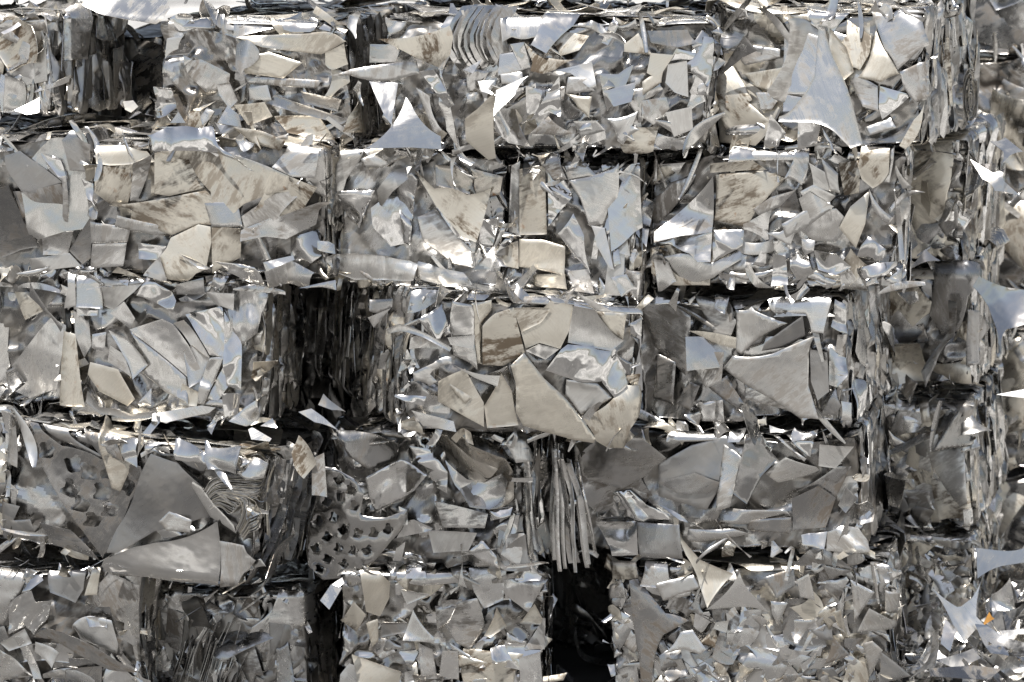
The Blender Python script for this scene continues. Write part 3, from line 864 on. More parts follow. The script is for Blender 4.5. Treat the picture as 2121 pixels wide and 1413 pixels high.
C2 4 g k l10 c0:-1 | 540,780 610,870,-.06 790,910 920,890 930,930 750,935,.06 620,910 530,840
C2 4 s b l10 y-.1 | 920,900 1200,860 1290,870 1250,900 1000,950 920,940
C2 4 k g l6 F.3 f2 | 1220,210 1350,140,-.1 1500,150 1340,190 1240,250
C2 4 u b l18 c0:1 c90:2 Ncurled_strip | 1470,860 1530,820,.1 1500,750 1540,880,-.2 1480,970 1380,940
C1 4 u b f2 | 60,620 300,420 370,470 360,800 150,830 40,760
C1 4 k k x.1 l4 | 30,650 90,630,.05 140,740 40,800
C1 4 k k l40 y.1 x.3 Nhanging_scrap | 225,190 300,360 370,450 360,480 300,380 215,270
C1 4 g d f2 F.15 | 100,240 200,260 260,380 160,400
C3 5 g b | 720,300 840,320 860,370 870,680 830,640 740,600 710,400
C3 5 g d c0:-1.5 | 840,310 960,300 960,350 900,430 900,650 870,640
C3 5 g d l2 | 1090,345 1300,345,-.04 1240,430 1130,480
C3 5 g d | 1300,310 1420,320,-.04 1410,430 1340,570 1230,540 1150,570 1130,480
C3 5 g d l2 | 1540,340 1710,340 1690,500 1610,450
C3 5 g b l2 c80:1 | 1420,320 1530,330,.04 1650,480 1690,500 1620,560 1380,530
C3 5 g d l5 c60:-.6 | 905,435,-.04 980,370 1090,340 1140,590,-.04 1010,660 900,650
C3 5 g d | 640,740 800,670 890,860 880,1000 760,930 640,860
C3 5 g d l2 | 890,880,.03 1000,700 1050,800 1060,910 1080,1000 900,1010
C3 5 u b | 1365,735 1540,745 1640,825 1450,935 1360,830
C3 5 s g l6 F.12 f2 c90:-2 W4 | 1340,570 1380,540,.04 1640,510,.05 1690,640 1720,750,-.05 1640,820 1560,730,-.04 1420,740 1250,690
C3 5 s g F.3 f2 l6 | 1140,580 1220,545 1330,570 1250,630
C3 5 g b l5 | 700,500 860,485 850,560 720,540
C3 5 g b l8 | 720,640,.06 990,710 970,770 850,720
C3 5 g d l4 | 620,700 830,830 790,870 700,760
C3 5 g b l6 | 500,920 720,970 730,1030 560,1010
C3 5 g d l9 | 1450,940,.06 1630,830 1720,750 1810,760 1720,1090 1540,1060
C3 5 g d l14 | 1050,655 1130,590 1230,730 1360,850 1540,1060 1530,1090 1400,1080 1220,1040 1100,1000 1060,920 1070,760
C3 5 s b y-.12 Z | 470,245 665,270 560,340 480,370
C3 5 s g F.2 f2 c0:4 | 520,400 660,320 720,480 640,530 560,460
C3 5 g g F.3 f2 | 1725,400 1795,370 1790,480 1730,460
C3 5 k k l4 | 1640,580 1740,630 1740,700 1720,690
C3 5 s g l8 c0:5 | 440,830 580,830 560,890 480,870
C3 5 u b l18 c0:5 Ncurled_strip | 300,420 390,410 560,470 700,530 690,550 540,490 400,450 320,450
C3 5 u b l14 c0:4 Ncurled_strip | 500,690 620,640,-.1 720,600 720,640,.1 600,700 640,740 600,770,.1 510,740
C3 5 u k l40 x-.2 Nhanging_scrap | 180,250 330,265 330,310 230,330 180,310
C3 5 u k l36 x-.2 y.1 Nhanging_scrap | 175,345 320,315 220,410
C4 6 n k | -110,300 0,265 190,375 190,520 210,660 170,710 -20,560
C4 6 n k | 0,600 110,640 100,900 -20,860
C4 6 n k | 120,880 190,740 260,760 210,910
C4 6 n b l1 | 210,280 350,290,-.05 470,370 430,470 350,475 290,380
C4 6 n a l2 | 200,560 400,550 390,730 300,770 220,650
C4 6 n k l2 | 310,760 420,690 520,880 480,900
C4 6 u g F.25 f3 | 250,860 400,840 410,980 280,970
C4 6 n b | 520,760 620,810 830,990 520,850
C4 6 n k l3 | 890,580 990,600 1010,830 940,890 900,780
C4 6 s g c0:3 | 1000,560 1090,640 1060,800 1010,790
C4 6 s g c0:2 F.15 f1 | 1020,290 1100,310 1110,500 1000,440
C4 6 k k l3 | 960,970 1050,800 1070,900 1060,950
C4 6 k k l4 | 640,500 850,360 860,490 760,550 620,550
C4 6 u b l5 | 465,310,.04 560,300 760,400 640,450,.05 510,560 475,540
C4 6 g d l7 | 190,460,-.05 510,470 500,530 380,510
C4 6 u b l9 c90:-1 | 610,250 860,270 1020,230,.03 970,480 900,470,.04 860,350 700,340
C4 6 u b l12 | 900,470 940,480 980,650 965,655
C4 6 g b l20 x-.02 Z | 405,640 460,565,.04 690,570 920,490,.08 890,640 890,800 950,990 840,990 620,810
C4 6 s g F.25 f2 l6 | 695,310 770,320 740,360 700,350
C4 6 u a l8 | 350,260 440,245 405,340 340,320
C4 6 n a R | 1370,420 1480,390 1460,640 1430,950 1380,940
C4 6 g b R l8 | 1260,730 1310,690 1350,760 1330,790 1300,750
C4 6 n g R l6 | 1250,430 1330,500 1360,640 1280,560
C4 6 s a R l14 | 1510,290 1590,340 1560,400 1520,340
C4 6 n g R | 1130,660 1250,850 1230,960 1130,940
C4 6 u b R | 1120,420 1190,430 1170,640 1120,560
C5 6 k k l6 | 1600,50 1910,40 1810,130 1760,370 1740,430 1660,460 1580,330
C5 6 n k R | 1760,350 1890,450 1800,700 1720,650
C5 6 g b R | 1650,560 1700,580 1780,790 1660,800
C5 6 u k l30 x.3 c0:3 Ncurled_strip | 1680,230 1740,240 1730,430,.06 1640,650 1580,810 1560,700 1700,400
D1 7 n k l1 | 150,70 270,75 400,200,.05 600,300 450,280,.05 300,180
D1 7 u k l2 | 390,110 480,110 640,290 530,290
D1 7 s k l3 | 500,170 600,200 640,300 560,260
D1 7 w g l6 y-.25 | 600,140 700,180 720,320 650,290,-.05
D1 7 n k | 0,500 130,520 50,680 0,690
D1 7 n k | 80,590 180,580 200,640 90,680
D1 7 g a l8 | 100,120 110,330 20,290
D1 7 u k | 230,590 370,640 500,790 290,720
D1 7 n k l6 h Z Nperforated_sheet | 90,90 160,90 330,220,-.05 520,290 715,320 730,380 640,480 560,740 520,790 330,500
D1 7 u b | 930,380 1000,440 1060,540 1150,640 1160,680 1040,600
D1 7 g a l6 F.04 | 690,720 790,700,.06 1080,620 1085,930 1090,960 900,900 700,880 540,790
D1 7 g a l8 | 1080,710 1200,730 1220,800 1180,930 1095,930
D1 7 u k l10 | 780,260 900,310 1000,440 1070,560 1030,600 780,640 620,750 565,755 600,620 720,360
D1 7 u b l12 | 800,590 850,540 960,600 950,660 840,640
D1 7 s g F.25 f2 l3 | 780,640 920,630,-.15 960,660 820,690
D1 7 s b l12 F.1 | 1170,370 1300,290 1310,370 1230,410
D1 7 w g F.3 f3 | 740,190 860,200 960,250 840,260
D1 7 s g F.3 f3 | 860,210 1040,250 1040,340 900,290
D1 7 u g F.35 f3 | 1000,270 1180,290 1180,370 1040,350
D1 7 s g F.35 f3 | 1160,280 1300,290 1280,330 1180,350
D1 7 u k R l8 | 1280,760 1390,680 1260,960 1200,990
D1 7 n k R l16 | 1420,900 1480,600 1530,800 1600,980 1560,990
E1 7 n k | 260,850 440,860 430,970 390,1040 280,960
E1 7 n a c0:1.5 | 0,790 60,790,-.1 150,880,-.08 90,1000 60,1150 0,1100
E1 7 k g F.1 l2 | 90,1000,-.1 200,930 220,1000 290,1010 250,1140 180,1190 70,1170
E1 7 s g F.15 f2 l5 | 60,780 150,800 210,830 245,880 130,980,.1 150,870,-.1
E1 7 n a F.05 | 430,1040 550,890 690,950 690,1130 570,1120 560,1060 420,1080
E1 7 n b l3 | 620,890 690,900 710,1300 680,1290
E1 7 s b l2 | 360,1160,-.1 460,1110 570,1120 600,1220 590,1260 400,1220
E1 7 w g F.25 f2 | 440,1110 540,1110 550,1150 460,1150
E1 7 u d l2 | 470,870 510,870 500,1000 440,1000
E1 7 k k l34 c15:-1.2 Nhanging_scrap | 180,1200,-.06 260,1150 430,1200,-.04 700,1330 560,1320 380,1260 270,1210
E1 7 u b l20 | 30,1210 150,1150 170,1230 60,1260
E1 7 w b l22 F.2 f2 | 190,1220 300,1270,.05 260,1340 180,1270
E1 7 g b l14 | 0,1230 60,1290 150,1400 0,1413
E1 7 u b l20 | 90,1180 130,1190 200,1400 160,1400
D2 8 k k F.1 f2 | 60,190 320,210 390,240 330,350 200,380 110,300
D2 8 s r F.2 f2 | 150,150 420,190 430,240 330,220
D2 8 k g F.3 f2 l4 | 200,400 380,330 510,410 430,480 240,560 210,500
D2 8 u g c45:-4 l3 | 410,270 520,290 600,400 590,500 530,470
D2 8 n r F.25 f2 c60:3 Z | 470,200,-.08 700,190 900,300 920,380 920,520,-.1 820,560 720,550 640,460 530,320
D2 8 s g c60:3 F.25 f1 l5 | 590,340 700,430 790,440 890,380 920,420 900,520 820,560 720,550 640,460
D2 8 g r l16 c45:-7 F.2 f2 Z | 520,200 720,190,-.08 830,240,-.08 890,320 820,420 760,430 640,330,-.04 520,260
D2 8 u a | 520,530 800,580 780,640 560,640
D2 8 u a l3 | 680,740 760,690 830,760 840,820 740,780
D2 8 n b l5 | 490,650 740,660 690,740 520,750
D2 8 u g c90:-5 | 170,700 460,760 480,790 180,740
D2 8 w g F.3 f3 | 800,560 920,550 910,590 810,610
D2 8 s g c0:5 l6 | 350,540 390,560 400,620 360,620
D2 8 u a l8 | 350,720 390,690 380,780 340,780
D2 8 u g F.3 f2 | 240,620 420,600 520,650 300,680
D2 8 w g F.2 f2 l12 | 840,170 890,190 900,220 840,220
D2 8 k k h l30 Z y.02 x-.1 Nperforated_sheet | 0,330 60,340 150,400 190,470 180,560,.05 300,580 390,555 380,610,-.05 330,680 260,780,-.03 120,880 20,900 -50,820 -60,600
D2 8 u b l15 x.3 y0 f2 F.25 Nsplit_strip | 1095,225 1124,225 1133,520 1143,790 1120,790 1103,520
D2 8 n a l17 x.3 y0 f2 F.25 Nsplit_strip | 1108,237 1137,237 1164,520 1170,840 1147,840 1134,520
D2 8 n b l19 x.3 y0 f2 F.25 Nsplit_strip | 1121,249 1147,249 1190,520 1195,830 1174,830 1164,520
D2 8 u k l21 x.3 y0 f2 F.25 Nsplit_strip | 1134,261 1164,261 1196,520 1224,810 1201,810 1166,520
D2 8 k k l23 x.3 y0 f2 F.25 Nsplit_strip | 1147,273 1175,273 1212,520 1250,826 1228,826 1183,520
D2 8 n b l25 x.3 y0 f2 F.25 Nsplit_strip | 1160,285 1185,285 1246,520 1275,835 1255,835 1221,520
D2 8 u b l27 x.3 y0 f2 F.25 Nsplit_strip | 1173,297 1203,297 1275,520 1306,836 1282,836 1244,520
D2 8 k a l29 x.3 y0 f2 F.25 Nsplit_strip | 1186,309 1216,309 1289,520 1333,810 1309,810 1258,520
D2 8 n b l31 x.3 y0 f2 F.25 Nsplit_strip | 1199,321 1224,321 1302,520 1356,772 1336,772 1277,520
D3 8 k k l2 | 1240,280 1350,200 1560,190 1670,300 1550,410 1440,475 1260,400
D3 8 n g c0:-2 F.1 | 1300,500 1480,480 1560,550 1780,620 1500,630 1310,630
D3 8 n g c0:-1.5 l2 | 1310,630 1520,625 1530,780 1400,780
D3 8 n k l2 | 1500,630 1740,625 1760,780 1540,780
D3 9 g k | 0,340 160,240 330,190 400,270 330,420 250,560 150,530 0,500
D3 9 u b l2 | 320,230 420,290 370,540 300,560
D3 9 g k l2 | 430,210 510,200 600,290 520,380 450,530 380,470
D3 9 g b F.1 f2 | 640,280 780,340 800,370 600,420 530,370
D3 9 g k l2 | 660,500 790,430 870,500 820,650 660,670
D3 9 g a l1 | 300,550 630,570 650,600 450,640 300,620
D3 9 u k | 880,340 950,350 870,500 670,480
D3 9 n k l5 | 450,620 655,600 650,690 440,680
D3 9 s b l8 | 810,210 975,240 880,340 800,320
D3 9 n k l3 | 920,450 980,510 920,580 880,540
D3 9 g a F.15 f2 | 160,650 380,660 460,700 230,720 150,710
D3 9 w g l3 y-.2 | 700,690 830,670 820,750 710,740
D3 9 u b l3 | 830,670 900,640 990,650 1020,770 830,760
D3 9 k k l3 | 0,430 180,370 330,420 260,470 100,480
D3 9 s g c20:6 l4 | 0,520 130,580 250,630 120,600
D3 9 u a l10 F.3 | 530,140 700,140 720,190 560,200
D3 9 k k R l22 c0:-0.7 Nbent_tab | 1130,380,-.2 1190,290,-.2 1245,370 1190,400
D3 9 g a R | 1100,590 1280,600 1230,720 1090,740
D3 9 g b R | 1040,400 1130,400 1120,560 1060,560
E3 8 n k l10 F.04 | 1480,910 1530,900 1690,1060,-.05 1811,1100 1680,1170,.08 1600,1413 1540,1413 1530,1200
E3 8 u d | 1390,800 1520,800 1530,900 1480,910 1400,910
E3 8 s a l4 | 1540,930 1580,830 1670,830 1700,890 1650,930
E3 8 s b l10 | 1650,910 1811,860 1811,960 1680,990
E3 9 s b l12 | 0,910 200,860 240,920 50,990
E3 9 s b l4 | 0,830 70,840 80,900 0,930
E3 9 g d l16 | 100,595 130,590,.05 155,690 240,780 390,850,.06 280,1020 230,900,.05 170,760
E3 9 g b l24 | 270,1030,.06 420,840,.06 470,950 555,1050,.06 400,1020
E3 9 s k l14 | 525,880 670,840 670,930 590,985
E3 9 s b l10 | 40,1260,.08 150,1150 210,1140 270,1230 240,1255 160,1230
E3 9 g b l12 c60:2 | 985,1160 1040,1040 1130,1090 1160,1130 1150,1160
E3 9 g b l16 | 1010,1220 1060,1210 1110,1260 1040,1400
E3 9 u k l16 | 1100,1270 1250,1380 1090,1430
E3 9 g b l10 | 1110,950 1200,990 1160,1080 1120,1060
E3 9 k k l26 F.25 f3 Ncurled_strip | 660,820 760,750 840,750 960,850 820,825 700,830
E3 9 k k l20 F.2 | 810,830 960,860 840,895
E3 9 n k l6 | 800,1320,.05 860,1180 940,1280
E3 9 u b l8 | 940,900 1060,960 970,1110 960,1030
E3 9 s g l8 c45:5 | 690,1310 720,1290 770,1250 760,1300 700,1350
E3 9 u b l10 | 680,900 740,870 770,1000 700,980
E3 9 s b l6 | 560,1000 640,1010 600,1120 570,1060
E3 9 s b l6 | 320,1100 380,1090 370,1150 310,1130
E2 8 g d l2 | 155,870 250,880 310,910 300,990 250,1080 180,1060
E2 8 g a F.12 f2 | 330,860 640,860 640,930 470,930 340,910
E2 8 u a F.1 l4 | 690,880 870,890 860,1000 770,1035 720,960
E2 8 s g F.15 f2 l5 | 860,910 1070,905 980,1060 870,980
E2 8 g a | 590,1010 740,990 780,1130 700,1240 630,1200 560,1090
E2 8 s b l9 | 360,1190 420,1040,.05 520,1170 520,1200
E2 8 g d l3 | 770,1160,.05 830,1030 880,1120 800,1170
E2 8 g d | 940,1110 1010,1020 1050,1090 1040,1120
E2 8 g b l4 | 610,1250 600,1200 720,1280
E2 8 g d l5 | 630,1260 790,1300,.05 620,1340
E2 8 g a | 440,1210 510,1240 530,1400 450,1400
E2 8 s g c0:6 l6 | 800,1220 870,1210 910,1290 810,1300
E2 8 u b l3 | 880,1150 980,1210 880,1200
E2 8 g d l2 | 110,1270 350,1360 340,1430 150,1430
E2 8 g a | 940,1280 1040,1250 1060,1420 950,1400
E2 8 u b l8 | 360,940 510,960 390,1010
E2 8 g d | 180,1110 240,1090 240,1200 210,1230
E2 8 k k l3 | 260,1100 390,1100 380,1150 250,1180
E2 8 g d | 60,1100 120,1010 180,1070 130,1160
E2 8 u a | 530,1020 640,1020 600,1100 540,1140
E2 8 g a l2 | 560,1240 640,1240 640,1400 540,1380
E2 8 s a l5 | 560,990 670,985 640,1010 570,1030
'''
def rel(n, cx, cy, s, crop, shape, ang=0):
    x0, y0, sc = CROPS[crop]
    c, q = math.cos(ang), math.sin(ang)
    return [(x0 + (cx + s * (x * c - y * q)) * sc, y0 + (cy + s * (x * q + y * c)) * sc) for x, y in shape]
TREFOIL = [(-.7, -.95), (-.15, -1), (.2, -.6), (.7, -.55), (1, -.2), (.85, .2), (.75, .75), (.4, .95), (-.3, .9), (-.95, .85), (-1, .5), (-.7, .1), (-.75, -.35), (-.95, -.7)]
HOLES = {
    'D1': [rel(0, x, y, 43, 7, TREFOIL, a) for x, y, a in ((250, 240, 0), (385, 312, 1.2), (300, 340, .3), (455, 345, 0), (555, 352, -1.2), (365, 425, .4), (508, 440, .1), (630, 405, -1), (412, 500, .2), (545, 525, 0), (585, 620, .3), (470, 585, .1), (505, 680, .2))],
    'D2': [rel(0, x, y, 23, 8, TREFOIL, a) for x, y, a in ((10, 420, .5), (75, 400, 1.), (130, 450, .2), (20, 500, .3), (85, 480, 1.4), (150, 520, .2), (-10, 590, .4), (60, 570, .1), (110, 625, .7), (180, 640, 0), (40, 660, .3), (-10, 720, .9), (100, 710, .2), (170, 720, .2), (250, 640, .1), (310, 630, .4), (230, 720, .9), (50, 770, .2), (130, 790, .6), (10, 830, 0))]
          }

# ------------------------------------------------------------------ ground
def ground_mat(name, a, b, rough):
    m = bpy.data.materials.new(name); m.use_nodes = True
    nt = m.node_tree; bs = nt.nodes['Principled BSDF']
    tc = nd(nt, 'ShaderNodeTexCoord')
    f = noise(nt, tc.outputs['Object'], 0.35, 6.0, 0.65); g = noise(nt, tc.outputs['Object'], 6.0, 6.0, 0.7)
    nt.links.new(mixc(nt, ramp(nt, math_n(nt, 'ADD', math_n(nt, 'MULTIPLY', f, 0.8), math_n(nt, 'MULTIPLY', g, 0.2)), 0.42, 0.56), a, b), bs.inputs['Base Color'])
    bs.inputs['Roughness'].default_value = rough
    bp = nd(nt, 'ShaderNodeBump'); bp.inputs['Strength'].default_value = 0.4; bp.inputs['Distance'].default_value = 0.01
    nt.links.new(g, bp.inputs['Height']); nt.links.new(bp.outputs[0], bs.inputs['Normal'])
    return m
def plane(name, x0, x1, y0, y1, z, mat):
    me = bpy.data.meshes.new(name)
    me.from_pydata([(x0, y0, z), (x1, y0, z), (x1, y1, z), (x0, y1, z)], [], [(0, 1, 2, 3)])
    me.materials.append(mat)
    o = bpy.data.objects.new(name, me); COL.objects.link(o); o['kind'] = 'structure'
    return o
plane('ground', -900, 900, -900, 900, GROUND_Z - 0.004, ground_mat('pale_concrete', (0.12, 0.118, 0.115), (0.50, 0.485, 0.46), 0.85))  # dark patches added to the colour to vary what the sheets reflect
plane('reflected_dark_ground', -14, 2.4, -4.4, 12, GROUND_Z, ground_mat('reflected_dark_asphalt', (0.05, 0.048, 0.045), (0.11, 0.105, 0.10), 0.8))  # dark ground; its reach is set to darken the lower rows' reflections

# ------------------------------------------------------------------ the bales
BALES = [
    # key, box in the photo, depth, turn, length back, label, style, options
    ('A1', (-160, 30, 98, 236), .30, 26, .45, 'bale in the top row with a tall creased side facing the dark recess', 'shard', dict(skew=6)),
    ('A9', (150, 60, 420, 262), .72, 24, .6, 'dark bale with flat sheets at the back of the top row recess', 'flat', dict(far=1, mats=[DULL, DULL, CRUSH])),  # dull steels paint in the shade of the recess
    ('A2', (335, 42, 728, 290), .13, 8, 1.4, 'top row bale of small glinting scraps with a folded disc stuck on it', 'mixed', dict(skew=8)),
    ('A3', (800, 34, 1472, 314), -.03, 6, 1.4, 'top row bale of curved triangles with a fan of bent sheets at one end', 'shard', dict(skew=6, fan=1)),
    ('A4', (1480, 10, 1926, 298), -.02, 15, 1.05, 'top row bale with a big white curved triangle hanging over its front', 'flat', dict(swirl=1, lean=-.06, mats=[SATIN, BRUSH, SATIN, STAIN])),
    ('B1', (-260, 278, 188, 566), .14, 12, 1.4, 'grey second row bale tucked behind the dirty beige flat faced bale', 'flat', dict(skew=6)),
    ('B2', (192, 300, 682, 577), -.01, 8, 1.4, 'flat beige second row bale with a brown stained curved sheet', 'flat', dict(skew=4, mats=[STAIN, STAIN, BRUSH, STAIN])),
    ('B3', (690, 318, 1052, 602), .06, 4, 1.4, 'glossy second row bale of rolled sheets with a thick roll underneath', 'slab', dict(skew=10, mats=[GLOSS, SATIN, GLOSS, BRUSH])),
    ('P3', (1034, 330, 1330, 617), .02, 10, 1.4, 'narrow second row bale faced with upright brushed strips', 'flat', dict(skew=8, mats=[BRUSH, STAIN, SATIN, GLOSS])),
    ('B4', (1346, 320, 1872, 600), .01, 8, 1.4, 'second row bale with a spray of small overlapping beige tabs', 'mixed', dict()),
    ('B5', (1835, 285, 2000, 540), .7, 16, .95, 'second row bale set back behind the tab covered bale, its side of swept layers', 'mixed', dict(mats=[STAIN, STAIN, DULL, GLOSS], blades=1)),
    ('C1', (-150, 566, 136, 832), .2, 6, 1.4, 'brownish middle row bale half hidden behind the silvery draped bale', 'flat', dict()),
    ('C2', (139, 580, 546, 866), .05, 12, .40, 'silvery middle row bale with draped folds next to the black gap', 'slab', dict(skew=8)),
    ('C9', (470, 430, 860, 960), 1.15, 38, .4, 'added dark bale blocking light deep in the black gap of the middle row', 'flat', dict(deep=1, far=1, mats=[DULL, CRUSH])),  # added to block light; its turn, size and dull steel keep it dark
    ('C3', (846, 620, 1320, 902), -.13, -15, 1.2, 'beige middle row bale jutting forward with large smooth flat sheets', 'slab', dict(skew=12, mats=[STAIN, STAIN, BRUSH, SATIN])),
    ('C4', (1322, 618, 1747, 879), .09, 17, .8, 'grey middle row bale with one large beige curved triangle', 'flat', dict(mats=[DULL, DULL, DULL, SATIN])),
    ('C5', (1835, 548, 2012, 808), .7, 16, .8, 'middle row bale set back with a dark bent sheet and curled ribbon', 'mixed', dict(mats=[STAIN, SATIN, STAIN, DULL])),
    ('D0', (-220, 850, 22, 1118), .1, 8, 1.4, 'fourth row bale cut by the picture edge beside the perforated sheet', 'mixed', dict(mats=[DULL, SATIN, STAIN])),
    ('D1', (24, 905, 520, 1166), -.05, 18, .7, 'tilted fourth row bale with a perforated sheet and springy folded layers', 'flat', dict(skew=104, mats=[DULL, DULL, SATIN], springs=1)),
    ('D2', (692, 897, 1090, 1174), .10, 19, .8, 'fourth row bale with an oval rust flecked dent', 'mixed', dict(mats=[GLOSS, SATIN, DULL, GLOSS])),
    ('D3', (1184, 897, 1782, 1152), .10, 12, .9, 'wide brownish grey fourth row bale with a foil like end', 'flat', dict(mats=[DULL, DULL, STAIN, BRUSH], gside=1)),
    ('D4', (1835, 828, 2012, 1090), .7, 16, .8, 'fourth row bale set back behind the foil ended bale', 'mixed', dict(mats=[STAIN, SATIN, BRUSH, DULL])),
    ('E1', (-150, 1172, 292, 1450), .06, 8, .5, 'bottom row bale with a dark round sheet and a bent blade across it', 'slab', dict(skew=22, mats=[DULL, SATIN, GLOSS], ground=True)),
    ('E6', (296, 1222, 632, 1450), .22, 9, .8, 'shadowy bottom row bale bristling with thin layered sheets', 'mixed', dict(skew=10, mats=[DULL, CRUSH, SATIN], ground=True, bristle=1)),
    ('E2', (700, 1186, 1131, 1450), .11, 1, .8, 'bottom row bale of curved scraps standing between two black gaps', 'shard', dict(ground=True, mats=[SATIN, STAIN, SATIN, GLOSS])),
    ('E8', (590, 1070, 790, 1368), .95, 40, .4, 'added dark bale blocking light behind the narrow bottom row gap', 'flat', dict(deep=1, ground=True, far=1, mats=[DULL, CRUSH])),  # added behind the gap to stop stray light, in darkened steel
    ('E9', (1060, 1080, 1340, 1370), .90, 32, .6, 'bale with a few glinting shards deep in the wide bottom row gap', 'shard', dict(ground=True, far=1, mats=[DULL, DULL, CRUSH])),  # dull steels carry the darkness of the deep gap
    ('E3', (1262, 1167, 1846, 1452), .11, 9, .8, 'bottom row bale of small shards with a pale hanging curved triangle', 'tiny', dict(ground=True, mats=[SATIN, DULL, SATIN, GLOSS, STAIN])),
    ('E4', (1835, 1112, 2012, 1352), .7, 14, .8, 'bottom row bale set back above the scrap littered ground', 'tiny', dict(ground=True, mats=[STAIN, SATIN, CRUSH])),
    ('R1', (-200, -320, 640, -8), .42, 3, .7, 'bale above the top row, over the glinting scrap bale', 'mixed', dict(far=1)),
    ('R2', (800, -320, 1440, -4), .34, 3, .7, 'bale above the top row, over the fan of bent sheets', 'mixed', dict(far=1)),
    ('R3', (1470, -320, 2010, -4), .32, 10, .7, 'bale above the top row, over the big white triangle', 'mixed', dict(far=1)),
    ('S1', (1850, -160, 2330, 118), 2.0, 12, .8, 'distant blurred top row bale at the picture edge', 'slab', dict(far=2, mats=[STAIN, STAIN, SATIN, DULL])),
    ('S2', (1850, 126, 2320, 405), 2.0, 12, .8, 'distant blurred second row bale at the picture edge', 'slab', dict(far=2, mats=[STAIN, STAIN, SATIN, DULL])),
    ('S3', (1850, 413, 2330, 690), 2.0, 12, .8, 'distant blurred middle row bale at the picture edge', 'slab', dict(far=2, mats=[STAIN, STAIN, SATIN, DULL])),
    ('S4', (1850, 698, 2320, 975), 2.0, 12, .8, 'distant blurred fourth row bale at the picture edge', 'slab', dict(far=2, mats=[STAIN, STAIN, SATIN, DULL])),
    ('S5', (1850, 983, 2330, 1255), 2.0, 12, .8, 'distant blurred bottom row bale at the picture edge', 'slab', dict(far=2, mats=[STAIN, STAIN, SATIN, DULL], ground=True)),
]
B = {}
OPT = {}
for key, box, Y, yaw, D, label, style, op in BALES:
    OPT[key] = op
    box = (box[0], box[1] + 4, box[2], box[3])
    B[key] = Bale(key, box, Y, yaw, D, label, style, skew=op.get('skew', 0), ground=op.get('ground', False), mats=op.get('mats'),
                  faces='F' if op.get('far') else 'FRLT' if key == 'C3' else 'FRT')
    b = B[key]; b.lean = op.get('lean', 0.0)
rows = parse(TRACE)
